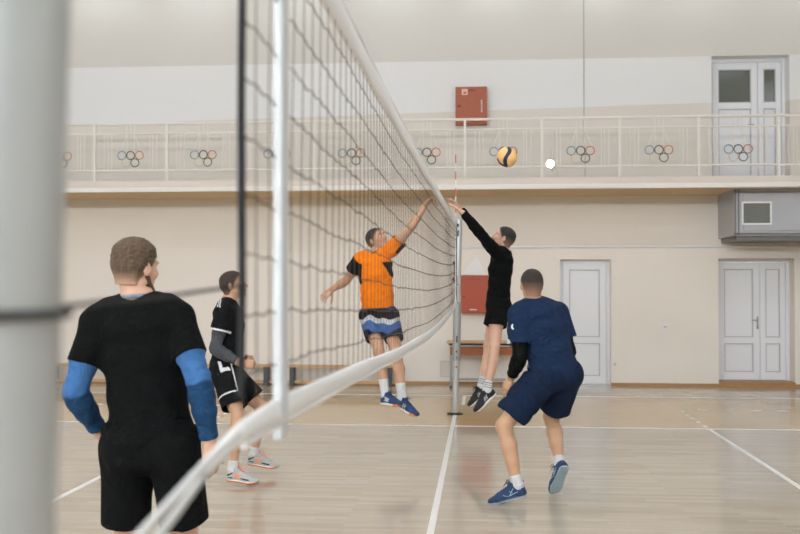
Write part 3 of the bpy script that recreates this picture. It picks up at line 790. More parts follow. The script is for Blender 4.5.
BODY_ST = [(-.10, .10, .085, 0), (0, .160, .110, -.01), (.2, .150, .104, -.004), (.42, .138, .096, 0), (.68, .152, .108, .008), (.85, .150, .098, .002), (.96, .105, .070, -.005)]
class Person:
    def __init__(s, J, H, label, cat='person', bulk=1.0):
        s.J = {k: np.array(v) for k, v in J.items()}; s.s = H / 1.80; s.b = s.s * bulk; J = s.J
        s.hipc = (J['hipL'] + J['hipR']) / 2; s.up = unit(J['neck'] - s.hipc)
        s.px = unit(J['hipR'] - J['hipL']); s.sx = unit(J['shR'] - J['shL'])
        s.fw = unit(np.cross(s.up, unit(s.px + s.sx)))
        s.base = np.array([s.hipc[0], s.hipc[1], 0.0])
        s.root = empty('person', tuple(s.base), label, cat)
        s.bow = .0
    def part(s, name, V, F, m, col=None, parent=None):
        o = link(name, np_mesh(name, V - s.base, F, m, col), parent or s.root); return o
    def vpart(s, name, vol, m, colf=None, parent=None):
        V, F = vol.mesh(); return s.part(name, V, F, m, colf(V) if colf else None, parent)
    def vol(s, pts, pad, h):
        P = np.array(pts); return Vol(P.min(0) - pad, P.max(0) + pad, h)
    def spine(s, t):
        J = s.J; return s.hipc + (J['neck'] - s.hipc) * t + s.fw * s.bow * 4 * t * (1 - t)
    def lat(s, t): t = min(max(t, 0), 1); return unit(s.px * (1 - t) + s.sx * t)
    def torso(s, vol, st, k=.03, cuts=()):
        for (t0, x0, y0, o0), (t1, x1, y1, o1) in zip(st[:-1], st[1:]):
            vol.loft(s.spine(t0) + s.fw * o0 * s.b, s.spine(t1) + s.fw * o1 * s.b, s.lat((t0 + t1) / 2), (x0 * s.b, y0 * s.b), (x1 * s.b, y1 * s.b), k, cuts=cuts, cap=.6)
    def arm(s, vol, sd, inf, t0=0, t1=2, k=.015, cuts=()):
        """t in 0..1 upper arm, 1..2 forearm"""
        J = s.J; S, E, W = J['sh' + sd], J['el' + sd], J['wr' + sd]
        prof = [(0, .058), (.35, .055), (.55, .052), (.9, .042), (1, .041), (1.2, .046), (1.45, .042), (1.85, .030), (2, .028)]
        pos = lambda t: S + (E - S) * t if t <= 1 else E + (W - E) * (t - 1)
        rad = lambda t: np.interp(t, [p[0] for p in prof], [p[1] for p in prof]) * s.b + inf
        ts = sorted({t0, t1, *[p[0] for p in prof if t0 < p[0] < t1]})
        for a, b in zip(ts[:-1], ts[1:]): vol.cone(pos(a), pos(b), rad(a), rad(b), k, cuts=cuts)
    def leg(s, vol, sd, inf, t0=0, t1=2, k=.02, cuts=()):
        J = s.J; S, E, W = J['hip' + sd], J['kn' + sd], J['an' + sd]
        back = -unit(np.cross(unit(E - S + 1e-6), s.px)); back = back if back @ s.fw < 0 else -back
        prof = [(0, .090, 0), (.4, .080, 0), (.75, .062, 0), (1, .054, 0), (1.12, .050, .004), (1.32, .056, .012), (1.6, .045, .006), (1.88, .035, 0), (2, .036, 0)]
        def pos(t):
            o = np.interp(t, [p[0] for p in prof], [p[2] for p in prof]) * s.b
            return (S + (E - S) * t if t <= 1 else E + (W - E) * (t - 1)) + back * o
        rad = lambda t: np.interp(t, [p[0] for p in prof], [p[1] for p in prof]) * s.b + inf
        ts = sorted({t0, t1, *[p[0] for p in prof if t0 < p[0] < t1]})
        for a, b in zip(ts[:-1], ts[1:]): vol.cone(pos(a), pos(b), rad(a), rad(b), k, cuts=cuts)
    def hand(s, vol, sd, d, n, curl=(.35, .4, .3), spread=.06, thumb=.5):
        """d finger direction, n palm normal"""
        W = s.J['wr' + sd]; d = unit(d); n = np.asarray(n, float); n = unit(n - d * (n @ d))
        t = np.cross(d, n) if sd == 'R' else np.cross(n, d); q = s.s
        vol.loft(W - d * .01, W + d * .045 * q, t, (.028 * q, .020 * q), (.038 * q, .017 * q), .012)
        vol.loft(W + d * .045 * q, W + d * .088 * q, t, (.038 * q, .017 * q), (.040 * q, .013 * q), .012)
        for i, (o, L) in enumerate(((.030, .072), (.0105, .080), (-.010, .075), (-.029, .060))):
            p = W + (d * (.090 - .006 * abs(i - 1)) + t * o) * q
            dd = unit(d + t * spread * (1.5 - i)); r = .0088 * q
            nn = n.copy()
            for j, fr in enumerate((.45, .31, .24)):
                c = curl[j]; dd, nn = unit(dd * math.cos(c) + nn * math.sin(c)), unit(nn * math.cos(c) - dd * math.sin(c))
                e = p + dd * L * fr * q; vol.cone(p, e, r, r * .92, .004); p = e; r *= .92
        p = W + (d * .025 + t * .026 + n * .008) * q; dd = unit(d * .75 + t * (.35 + thumb) + n * (.25 if curl[0] < .8 else .75)); r = .0115 * q
        for L in (.045, .034, .028):
            e = p + dd * L * q; vol.cone(p, e, r, r * .88, .008); p = e; r *= .88; dd = unit(dd + d * .25 + n * .12) if curl[0] < .8 else unit(dd - t * .9 + n * .1)
    def head(s, vol, F):
        c = s.J['head']; q = s.s * s.hs; s.F = F
        g = lambda x, y, z: c + (F[0] * x + F[1] * y + F[2] * z) * q
        E = lambda p, r, k=.012, op='add': vol.ell(g(*p), F, [v * q for v in r], k, op)
        C = lambda a, b, ra, rb, k=.012, op='add': vol.cone(g(*a), g(*b), ra * q, rb * q, k, op)
        E((0, -.012, .032), (.077, .098, .084)); E((0, .028, -.03), (.060, .066, .082), .02)
        E((0, .060, -.094), (.024, .022, .020), .02)
        for x in (-1, 1):
            C((x * .048, .008, -.056), (x * .020, .062, -.096), .015, .016, .02)
            E((x * .038, .066, -.022), (.026, .022, .024), .016)
        C((-.038, .080, .026), (.038, .080, .026), .013, .013, .016)
        for x in (-1, 1): E((x * .032, .104, .004), (.018, .016, .011), .010, 'sub')
        C((0, .090, .014), (0, .112, -.030), .0085, .0125, .010)
        for x in (-1, 1): E((x * .013, .099, -.034), (.009, .011, .008), .006)
        E((0, .092, -.060), (.024, .012, .006), .006); E((0, .089, -.071), (.021, .012, .006), .006)
        E((0, .100, -.0655), (.022, .006, .0018), .003, 'sub')
        for x in (-1, 1):
            R_ = np.array([unit(F[0] * 1 - F[1] * .35 * x), unit(F[1] + F[0] * .35 * x), F[2]])
            vol.ell(g(x * .080, -.012, -.004), R_, (.008 * q, .020 * q, .032 * q), .006)
            vol.ell(g(x * .088, -.006, .002), R_, (.005 * q, .011 * q, .018 * q), .004, 'sub')
        s.g = g
    def body(s, F, m, hands, hs=1.0):
        s.hs = hs
        J = s.J; fp = []
        for sd in 'LR': fp += [J['an' + sd] + V3(0, 0, -.1), J['wr' + sd] + hands[sd][0] / np.linalg.norm(hands[sd][0]) * .15]
        pts = list(J.values()) + fp + [J['head'] + F[2] * .05]
        v = s.vol(pts, .13, .0052)
        b = s.b
        s.torso(v, BODY_ST)
        for sd in 'LR':
            v.cone(s.spine(.95), J['sh' + sd] + s.up * .012, .052 * b, .052 * b, .03)
            v.cone(J['neck'] + s.up * .02, (J['sh' + sd] * .65 + J['neck'] * .35) + s.up * .03, .045 * b, .036 * b, .03)
            s.arm(v, sd, 0); s.leg(v, sd, 0)
            gl = J['hip' + sd] - s.fw * .035 - s.up * .01
            v.ell(gl, np.eye(3), (.085 * b,) * 3, .04)
            v.ell(J['kn' + sd] + s.fw * .014, np.eye(3), (.040 * b,) * 3, .03)
            v.cone(J['an' + sd], J['an' + sd] + s.toe[sd] * .06 - s.sole[sd] * .05, .036, .030, .02)
        v.cone(J['neck'] - s.up * .03, J['head'] - F[2] * .055 * s.s - F[1] * .018, .060 * s.s, .056 * s.s, .025)
        s.head(v, F)
        for sd in 'LR': s.hand(v, sd, *hands[sd])
        o = s.vpart('body', v, m)
        # eyes: white ball, dark iris
        for x in (-1, 1):
            e = MB(); c = s.g(x * .031, .0765, .004) - s.base
            bm = bmesh.new(); bmesh.ops.create_uvsphere(bm, u_segments=14, v_segments=10, radius=.0128 * s.s)
            bm.verts.index_update(); e.add([q.co + Vector(c) for q in bm.verts], [tuple(k.index for k in f.verts) for f in bm.faces], True); bm.free()
            eo = e.build('eye', SK['eye'], s.root)
            c2 = c + F[1] * .0105 * s.s
            MB().tube([c2, c2 + F[1] * .0022], .0058 * s.s, 12).build('iris', SK['iris'], eo)
            # eyebrow
            pts = [s.g(x * u, .0915 - .10 * (u - .02) ** 1.0 * .25, .026 + .004 * math.sin((u - .014) / .034 * math.pi)) - s.base for u in np.linspace(.014, .048, 6)]
            MB().tube(pts, [.002, .0036, .004, .0038, .003, .0015], 6).build('eyebrow', s.browm, s.root)
        return o
    def hair(s, m, dark, skin, top=.014, side=.005, fadez=(-.05, .05), rough=.0015, seed=1, nape=-.075):
        F, g, q = s.F, s.g, s.s * s.hs; c = s.J['head']
        v = s.vol([g(x, y, z) for x in (-.1, .1) for y in (-.13, .13) for z in (-.1, .14)], .03, .0040)
        v.ell(g(0, -.012, .032), F, (.0775 * q, .0985 * q, .0845 * q), 0)
        v.loft(g(0, -.050, .0), g(0, -.052, -.070), F[0], (.062 * q, .052 * q), (.056 * q, .040 * q), .03)
        idx, P = v.where(.05); rg = np.random.RandomState(seed); L = (P - c) @ F.T / q
        sm = lambda x, a, b: (lambda t: t * t * (3 - 2 * t))(np.clip((x - a) / (b - a), 0, 1))
        off = .0012 + side * sm(L[:, 2], -.07, .015) + (top - side) * sm(L[:, 2] + .25 * np.abs(L[:, 0]) * 0, .03, .10) * (1 - .35 * sm(np.abs(L[:, 0]), .03, .075))
        nz = np.zeros(len(P))
        for i in range(7):
            u = unit(rg.randn(3) * (1, .5, 1)) * rg.uniform(160, 520); nz += np.sin(P @ u + rg.uniform(0, 6) + 2 * np.sin(P @ (unit(rg.randn(3)) * 80)))
        v.a[idx] += (-off * q + nz / 3 * rough * sm(L[:, 2], -.05, .06)).astype(np.float32)
        # hairline: above and behind the face line, behind the ear, above the nape
        cuts = [(g(0, .076, .074), F[1] * .78 - F[2] * .62), (g(0, .010, -.020), F[1] * .80 - F[2] * .60), (g(0, -.05, nape), -F[2])]
        for pt, n in cuts: v.plane(pt, n)
        def colf(V):
            L = (V - c) @ F.T / q
            f = np.clip((L[:, 2] - fadez[0]) / (fadez[1] - fadez[0]), 0, 1)
            ed = np.min([-(V - pt) @ unit(n) for pt, n in cuts], axis=0); f = f * np.clip(ed / .014 + .1, 0, 1); f = f[:, None]
            rg = np.random.RandomState(seed); n = 1 + .22 * sum(np.sin(V @ (unit(rg.randn(3)) * rg.uniform(150, 420)) + rg.uniform(0, 6)) for _ in range(5)) / 2.2
            return (lin(*skin) * (1 - f) + lin(*dark) * f * n[:, None])
        return s.vpart('hair', v, m, colf)
    # ---------------------------------------------------------------- garments
    def tee(s, m, name='shirt', hem=-.10, st=None, sleeve=.62, slr=(.078, .082), colf=None, seed=1, amp=.004, neck=.068, inf=.0, longs=False, h=.0062, extra=None):
        J = s.J; v = s.vol([J[k] for k in ('shL', 'shR', 'hipL', 'hipR', 'neck', 'elL', 'elR') + (('wrL', 'wrR') if longs else ())], .22, h)
        st = st or [(hem - .02, .185, .140, 0), (.1, .178, .134, 0), (.35, .168, .126, .004), (.66, .178, .132, .010), (.86, .172, .120, .002), (.97, .112, .084, -.004)]
        s.torso(v, [(t, x + inf, y + inf, o) for t, x, y, o in st], .04)
        for sd in 'LR':
            v.cone(s.spine(.94), J['sh' + sd] + s.up * .010, (.066 + inf) * s.b, (.064 + inf) * s.b, .04)
            v.cone(J['neck'] + s.up * .008, (J['sh' + sd] * .7 + J['neck'] * .3) + s.up * .034, .050 * s.b, .046 * s.b, .04)
            if longs:
                ax = unit(J['wr' + sd] - J['el' + sd]); s.arm(v, sd, .009 + inf, 0, 1.99, .02, [(J['wr' + sd] - ax * .012, ax)])
                v.cone(J['wr' + sd] - ax * .03, J['wr' + sd] + ax * .03, .031 * s.b, .031 * s.b, 0, 'sub')
            else:
                S, E = J['sh' + sd], J['el' + sd]; ax = unit(E - S); hp = S + (E - S) * sleeve
                v.cone(S, S + (E - S) * (sleeve + .25), slr[0] * s.b, (slr[1] + .004) * s.b, .035, cuts=[(hp, ax)])
        hp = s.spine(hem); axd = -unit(J['neck'] - s.hipc)
        if extra: extra(v)
        v.plane(hp, axd)
        v.folds(amp, .075, seed, band=.03)
        e_ = .007 / s.b; s.torso(v, [(t, x + e_, y + e_, o) for t, x, y, o in BODY_ST[1:]], .02)
        for sd in 'LR': v.ell(J['hip' + sd] - s.fw * .035 - s.up * .01, np.eye(3), (.085 * s.b + .009,) * 3, .02)
        v.plane(hp, axd)
        for sd in 'LR':
            if not longs:
                S, E = J['sh' + sd], J['el' + sd]; ax = unit(E - S); hp2 = S + (E - S) * sleeve
                v.cone(hp2 - ax * .035, hp2 + ax * .05, (slr[1] - .009) * s.b, (slr[1] - .007) * s.b, .004, 'sub')
        x0, y0 = st[0][1] + inf, st[0][2] + inf
        v.loft(hp - axd * .03, hp + axd * .06, s.px, ((x0 - .012) * s.b, (y0 - .012) * s.b), ((x0 - .010) * s.b, (y0 - .010) * s.b), .004, 'sub', cap=.3)
        nk = unit(s.F[2] * .5 + s.up)
        v.cone(J['neck'] + nk * .02, J['neck'] + nk * .12, neck * s.s, (neck + .012) * s.s, .01, 'sub')
        return s.vpart(name, v, m, colf)
    def collar(s, m, r=.067, name='collar', dz=.012):
        nk = unit(s.F[2] * .5 + s.up); x = unit(np.cross(nk, s.fw)); y = np.cross(nk, x); c = s.J['neck'] + nk * dz
        P = [c + (x * math.cos(a) + y * math.sin(a)) * r * s.s - s.base for a in np.linspace(0, 2 * math.pi, 32)[:-1]]
        return MB().tube(P, .009 * s.s, 8, closed=True).build(name, m, s.root)
    def shorts(s, m, name='shorts', waist=.16, leg=.66, r0=(.118, .118), r1=(.105, .112), colf=None, seed=2, amp=.005, h=.0066, top=(.168, .126), hip=(.176, .130)):
        J = s.J; v = s.vol([J[k] for k in ('hipL', 'hipR', 'knL', 'knR')] + [s.spine(waist)], .22, h)
        s.torso(v, [(waist + .03, top[0], top[1], 0), (.0, hip[0], hip[1], -.012), (-.07, hip[0] - .011, hip[1] - .005, -.012)], .03)
        for sd in 'LR':
            H_, K = J['hip' + sd], J['kn' + sd]; ax = unit(K - H_); out = s.px * (1 if sd == 'R' else -1)
            a = H_ + out * .016 - s.fw * .012; hp = H_ + (K - H_) * leg
            v.loft(a, hp + ax * .12 + out * .006, s.px, (r0[0] * s.b, r0[1] * s.b), (r1[0] * s.b, r1[1] * s.b), .035, cuts=[(hp, ax)])
            v.ell(H_ - s.fw * .05 - s.up * .01 + out * .005, np.eye(3), (.098 * s.b,) * 3, .05)
        v.plane(s.spine(waist), s.up)
        v.folds(amp, .10, seed, [s.px, s.px + s.up * .5, s.px - s.up * .5], band=.03)
        for sd in 'LR':
            H_, K = J['hip' + sd], J['kn' + sd]
            s.leg(v, sd, .007, 0, leg - .08); v.ell(H_ - s.fw * .035 - s.up * .01, np.eye(3), (.085 * s.b + .007,) * 3, .02)
        for sd in 'LR':
            H_, K = J['hip' + sd], J['kn' + sd]; ax = unit(K - H_); out = s.px * (1 if sd == 'R' else -1); hp = H_ + (K - H_) * leg
            v.loft(hp - ax * .035 + out * .005, hp + ax * .08 + out * .006, s.px, ((r1[0] - .009) * s.b, (r1[1] - .009) * s.b), ((r1[0] - .008) * s.b, (r1[1] - .008) * s.b), .004, 'sub', cap=.3)
        return s.vpart(name, v, m, colf)
    def arm_sleeve(s, sd, m, t0=.35, t1=1.93, inf=.0055, seed=3, amp=.0012, colf=None):
        J = s.J; v = s.vol([J[k + sd] for k in ('sh', 'el', 'wr')], .09, .005)
        ax = unit(J['wr' + sd] - J['el' + sd]); p = J['el' + sd] + (J['wr' + sd] - J['el' + sd]) * (t1 - 1)
        ax0 = unit(J['el' + sd] - J['sh' + sd]); p0 = J['sh' + sd] + (J['el' + sd] - J['sh' + sd]) * t0
        s.arm(v, sd, inf, t0, min(t1 + .1, 2), .02)
        v.plane(p0, -ax0) if ax0 @ ax > -.2 else None
        idx, P = v.where(1.0)
        d = (P - p) @ ax; near = np.linalg.norm(P - p, axis=1) < .09
        v.a[idx] = np.maximum(v.a[idx], np.where(near, d, -1)).astype(np.float32)
        v.folds(amp, .035, seed, [ax, ax0, ax], band=.02)
        return s.vpart('arm_sleeve', v, m, colf)
    def sock(s, sd, m, up=.12, inf=.006):
        J = s.J; A = J['an' + sd]; ax = unit(J['kn' + sd] - A)
        v = Vol(np.minimum(A, A + ax * up) - .08, np.maximum(A, A + ax * up) + .08, .005)
        s.leg(v, sd, inf, 1.62, 2, .015); v.cone(A, A - s.sole[sd] * .03, .043 * s.s, .040 * s.s, .02)
        v.plane(A + ax * up, ax)
        v.folds(.0012, .02, 5, [ax], band=.02)
        return s.vpart('sock', v, m)

# ------------------------------------------------------------------ shoes
def shoe_set(upper, sole, sole2, lace, mark, marks, toe_cap=None, over=None):
    """meshes of one right shoe: x to the toe, z up, origin under the heel"""
    h = .0036; I3 = np.eye(3)
    v = Vol((-.03, -.08, -.01), (.33, .08, .16), h)
    v.cone((.040, 0, .030), (.048, 0, .088), .037, .036, .02)
    v.loft((.045, 0, .040), (.20, 0, .034), (0, 1, 0), (.036, .040), (.044, .030), .03)
    v.ell((.225, .002, .030), I3, (.070, .045, .030), .03)
    v.cone((.070, 0, .088), (.19, 0, .050), .036, .026, .03)
    v.ell((.088, 0, .115), I3, (.026, .030, .018), .02)
    v.plane((.045, 0, .112), unit(V3(-.25, 0, 1))); v.plane((0, 0, .016), (0, 0, -1))
    v.cone((.052, 0, .10), (.046, 0, .16), .030, .036, .006, 'sub')
    idx, P = v.where(.01); v.a[idx] += (.0006 * np.sin(P[:, 0] * 300) * np.sin(P[:, 2] * 260)).astype(np.float32)
    U = v.mesh()
    w = Vol((-.03, -.08, -.02), (.33, .08, .06), h)
    for cuts_, (z0, z1) in (([], (0, .028)),):
        for a, b, ra, rb in (((.040, 0), (.12, .002), .041, .038), ((.12, .002), (.21, 0), .038, .049), ((.21, 0), (.252, -.002), .049, .040)):
            w.loft((a[0], a[1], .010), (b[0], b[1], .010), (0, 1, 0), (ra, .034), (rb, .030), .01)
    idx, P = w.where(2); tz = .026 + .016 * np.clip((P[:, 0] - .21) / .07, 0, 1) ** 2 + .008 * np.clip((.05 - P[:, 0]) / .06, 0, 1)
    bz = .0 + .014 * np.clip((P[:, 0] - .22) / .07, 0, 1) ** 2
    w.a[idx] = np.maximum(np.maximum(w.a[idx], P[:, 2] - tz), bz - P[:, 2]).astype(np.float32)
    # grooves in the tread
    g = (np.abs(((P[:, 0] * 55) % 1) - .5) < .16) & (P[:, 2] < .006 + .014 * np.clip((P[:, 0] - .22) / .07, 0, 1) ** 2)
    w.a[idx] = np.where(g, np.maximum(w.a[idx], .002), w.a[idx]).astype(np.float32)
    S = w.mesh()
    def side_y(x, z, sg):
        for y in np.arange(.06, 0, -.001):
            i = np.round((np.array((x, y * sg, z)) - v.lo) / v.h).astype(int)
            if v.a[tuple(i)] < 0: return y * sg
        return 0
    def top_z(x, y):
        for z in np.arange(.14, .01, -.001):
            i = np.round((np.array((x, y, z)) - v.lo) / v.h).astype(int)
            if v.a[tuple(i)] < 0: return z
        return .03
    out = dict(upper=np_mesh('upper', U[0], U[1], upper))
    scol = np.where(S[0][:, 2:3] < .012 + .016 * np.clip((S[0][:, 0:1] - .21) / .07, 0, 1) ** 2 * (1.0), sole2[None], sole[None])
    if toe_cap is not None: scol = np.where(S[0][:, 0:1] > .215, toe_cap[None], scol)
    out['sole'] = np_mesh('sole', S[0], S[1], SK['sole'], scol)
    lb = MB()
    for x in (.105, .122, .139, .156, .173):
        lb.tube([(x, y, top_z(x, y) + .002) for y in (-.022, -.012, 0, .012, .022)], .0028, 6)
    for sg in (-1, 1):
        z = top_z(.100, 0)
        lb.tube([(.100, sg * .004, z + .003), (.112, sg * .020, z + .022), (.128, sg * .036, z + .012), (.118, sg * .030, z - .004), (.104, sg * .006, z + .003)], .0022, 6)
        lb.tube([(.100, sg * .003, z + .003), (.125, sg * .018, z + .004), (.150, sg * .034, z - .012)], .0020, 6)
    out['lace'] = lb.mesh('lace', lace)
    for sg in (-1, 1):
        mk = MB()
        for line, r in marks:
            pts = [(x, side_y(x, z, sg) + sg * .0008, z) for x, z in line]
            fine = []
            for p, q in zip(pts[:-1], pts[1:]):
                for t in np.linspace(0, 1, 5)[:-1]:
                    x = p[0] + (q[0] - p[0]) * t; z = p[2] + (q[2] - p[2]) * t; fine.append((x, side_y(x, z, sg) + sg * .0006, z))
            fine.append(pts[-1]); mk.tube(fine, r, 6)
        out['mark%d' % sg] = mk.mesh('side_stripe', mark)
    if over:
        for sg in (-1, 1):
            for li, (line, r) in enumerate(over[1]):
                ov = MB()
                fine = []
                for (xa, za), (xb, zb) in zip(line[:-1], line[1:]):
                    for t in np.linspace(0, 1, 6): x = xa + (xb - xa) * t; z = za + (zb - za) * t; fine.append((x, side_y(x, z, sg) - sg * r * .55, z))
                out['over%d%d' % (li, sg)] = ov.tube(fine, r, 8).mesh('overlay', over[0])
    # padded collar rim and heel tab
    cr = MB(); cr.tube([(.049 + .034 * math.cos(a), .031 * math.sin(a), .106 + .0085 * math.cos(a)) for a in np.linspace(0, 2 * math.pi, 25)[:-1]], .006, 8, closed=True)
    cr.tube([(.008, 0, .092), (.000, 0, .112), (.004, 0, .124), (.014, 0, .112)], .004, 6)
    out['rim'] = cr.mesh('collar_rim', upper)
    return out
def wear_shoe(p, sd, meshes):
    x = unit(p.toe[sd]); z = p.sole[sd]; z = unit(z - x * (z @ x)); y = np.cross(z, x)
    A = p.J['an' + sd]; q = p.s
    org = A - (x * .050 + z * .092) * q - p.base
    m = Matrix(((x[0] * q, y[0] * q, z[0] * q, org[0]), (x[1] * q, y[1] * q, z[1] * q, org[1]), (x[2] * q, y[2] * q, z[2] * q, org[2]), (0, 0, 0, 1)))
    e = link('shoe', meshes['upper'], p.root); e.matrix_local = m
    for k, me in meshes.items():
        if k != 'upper': link({'mark-1': 'side_stripe', 'mark1': 'side_stripe', 'rim': 'collar_rim'}.get(k, 'overlay' if k.startswith('over') else k), me, e)
    return e

def fabric(name, rgb, rough=.9, sheen=.0, weave=.25, attr=None, noise=.05):
    return mat(name, rgb, rough, noise=noise, scale=50, bump=weave, bscale=420, sheen=sheen, spec=.15, attr=attr, fold=.5)
SK = dict(
    skin=mat('skin_fair', (208, 166, 142), .5, noise=.06, scale=30, sss=.05, spec=.4, bump=.05, bscale=200),
    skin_b=mat('skin_tan', (192, 150, 120), .5, noise=.06, scale=30, sss=.05, spec=.4, bump=.05, bscale=200),
    skin_leg=mat('skin_warm', (200, 158, 126), .5, noise=.07, scale=30, sss=.05, spec=.4, bump=.05, bscale=200),
    eye=mat('eye_white', (232, 228, 222), .25), iris=mat('iris_brown', (48, 32, 22), .2),
    hair=mat('hair_strands', (70, 52, 36), .65, attr='Col', bump=.6, bscale=260, noise=.22, scale=160),
    brow_b=mat('brow_brown', (70, 50, 34), .8), brow_d=mat('brow_dark', (38, 28, 22), .8),
    sole=mat('shoe_sole_rubber', (230, 230, 226), .6, attr='Col'),
    black=fabric('black_jersey', (8, 10, 10)), black2=fabric('black_shorts_cloth', (10, 12, 12), weave=.2),
    blue=fabric('blue_compression', (60, 104, 156), .8), navy=fabric('navy_jersey', (26, 42, 70), noise=.14), navy2=fabric('navy_shorts_cloth', (24, 38, 62)),
    black_knit=fabric('black_compression', (11, 12, 13), .75),
    grey_knit=fabric('grey_compression', (74, 76, 80), .8, noise=.15),
    multi=mat('patterned_cloth', (200, 200, 200), .85, attr='Col', bump=.25, bscale=420, sheen=0, spec=.15, noise=.05, scale=50, fold=.5),
    sock=fabric('white_sock', (214, 214, 212), .9, weave=.4),
    pattern=fabric('collar_knit', (140, 158, 176), .9, noise=.5),
    sh_navy=mat('shoe_navy_mesh', (34, 58, 98), .7, noise=.35, scale=160, bump=.4, bscale=300),
    sh_blue=mat('shoe_blue_mesh', (22, 56, 102), .6, noise=.3, scale=140, bump=.4, bscale=300),
    sh_black=mat('shoe_black_mesh', (26, 26, 27), .65, noise=.2, scale=160, bump=.4, bscale=300),
    sh_grey=mat('shoe_silver_mesh', (176, 178, 176), .5, noise=.35, scale=60, bump=.3, bscale=300),
    lace_d=mat('lace_dark', (34, 44, 60), .8), lace_w=mat('lace_pale', (214, 214, 210), .8), lace_k=mat('lace_black', (24, 24, 24), .8), lace_o=mat('lace_orange', (240, 140, 80), .7),
    mk_w=mat('shoe_mark_white', (230, 232, 226), .5), mk_o=mat('shoe_mark_orange', (248, 140, 66), .5), mk_b=mat('shoe_mark_pale_blue', (150, 180, 200), .5),
)

# ------------------------------------------------------------------ shoe kinds
cross = [([(.085, .082), (.100, .060), (.120, .034)], .0035), ([(.108, .076), (.122, .056), (.142, .034)], .0035), ([(.075, .040), (.105, .046), (.150, .060)], .0035), ([(.082, .056), (.115, .062), (.140, .070)], .003)]
bird = [([(.060, .050), (.095, .044), (.125, .036), (.110, .056), (.085, .082)], .0032), ([(.125, .036), (.150, .040), (.170, .052)], .0028), ([(.10, .052), (.120, .070)], .0025)]
slash = [([(.090, .078), (.108, .040)], .0032), ([(.108, .076), (.128, .036)], .0032), ([(.126, .070), (.146, .034)], .0032)]
SH_A = shoe_set(SK['sh_black'], lin(225, 225, 222), lin(60, 60, 60), SK['lace_k'], SK['mk_w'], slash)
SH_B = shoe_set(SK['sh_grey'], lin(226, 226, 222), lin(222, 112, 48), SK['lace_o'], SK['mk_o'], cross, over=(SK['sh_black'], [([(.020, .050), (.045, .062), (.070, .080)], .008), ([(.15, .040), (.185, .038), (.225, .036)], .007), ([(.03, .036), (.07, .036)], .006)]))
SH_C = shoe_set(SK['sh_blue'], lin(222, 224, 220), lin(222, 224, 220), SK['lace_d'], SK['mk_w'], cross, lin(232, 128, 54))
SH_D = shoe_set(SK['sh_black'], lin(228, 228, 226), lin(210, 210, 208), SK['lace_k'], SK['mk_w'], slash)
SH_E = shoe_set(SK['sh_navy'], lin(52, 70, 92), lin(150, 168, 172), SK['lace_d'], SK['mk_b'], bird)

down = V3(0, 0, -1)
# ------------------------------------------------------------------ A: near player, black shirt, blue sleeves, seen from behind
p = Person(POSES['A'], 1.88, 'person in black shirt and shorts with bright blue arm sleeves, seen from behind', bulk=1.01)
p.toe = dict(L=unit(V3(-.25, .95, -.02)), R=unit(V3(.30, .95, -.02))); p.sole = dict(L=V3(0, 0, 1), R=V3(0, 0, 1)); p.browm = SK['brow_b']
F = frame(V3(.44, .89, -.02), V3(.03, .02, 1))
p.body(F, SK['skin'], dict(L=(V3(.62, .62, -.45), V3(.5, -.6, -.3), (.5, .6, .4)), R=(V3(.05, .12, -1), V3(-.75, .55, .1), (.35, .4, .3), .10, .35)), hs=.96)
p.hair(SK['hair'], (88, 70, 52), (196, 154, 128), top=.020, side=.007, fadez=(-.080, -.015), rough=.0026, seed=3)
v = p.vol([p.g(x, .05, z) for x in (-.06, .06) for z in (-.13, -.02)], .05, .004)
for x in (-1, 1):
    v.cone(p.g(x * .050, .012, -.062), p.g(x * .022, .064, -.098), .0205 * p.s, .023 * p.s, .012); v.cone(p.g(x * .058, .012, -.02), p.g(x * .050, .012, -.062), .013, .0205, .012)
v.ell(p.g(0, .064, -.098), F, (.031, .031, .028), .012); v.plane(p.g(0, .06, -.060), F[2] * .8 + F[1] * .45)
v.folds(.0016, .008, 5, band=.01)
p.vpart('beard', v, mat('beard_brown', (82, 56, 38), .8, noise=.3, scale=200))
def bunch(v):
    for t, r in ((.09, .024), (.02, .022)):
        c = p.spine(t); P = [c + (p.px * .172 * math.cos(a) + p.fw * .128 * math.sin(a)) * p.b + p.up * .012 * math.sin(3 * a + t * 40) for a in np.linspace(0, 2 * math.pi, 25)]
        for a, b in zip(P[:-1], P[1:]): v.cone(a, b, r, r, .02)
p.tee(SK['black'], hem=-.02, st=[(-.06, .180, .140, 0), (.12, .160, .124, 0), (.35, .156, .120, .004), (.62, .174, .130, .006), (.84, .176, .120, .0), (.95, .122, .086, -.006)], sleeve=.58, slr=(.066, .068), seed=11, amp=.010, extra=bunch, h=.0055)
p.collar(SK['pattern'], .068, dz=.026)
p.shorts(SK['black2'], waist=.16, leg=.76, r0=(.102, .120), r1=(.100, .114), seed=7, amp=.008, h=.006)
for sd in 'LR':
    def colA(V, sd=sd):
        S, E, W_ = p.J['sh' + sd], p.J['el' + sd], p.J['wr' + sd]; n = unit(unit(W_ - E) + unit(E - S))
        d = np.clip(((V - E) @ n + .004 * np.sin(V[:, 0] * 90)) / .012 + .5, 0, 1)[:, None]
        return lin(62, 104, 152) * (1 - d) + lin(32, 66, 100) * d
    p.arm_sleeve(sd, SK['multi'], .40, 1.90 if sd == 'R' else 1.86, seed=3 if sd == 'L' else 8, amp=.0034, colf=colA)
for sd in 'LR': p.sock(sd, SK['sock'], .12); wear_shoe(p, sd, SH_A)

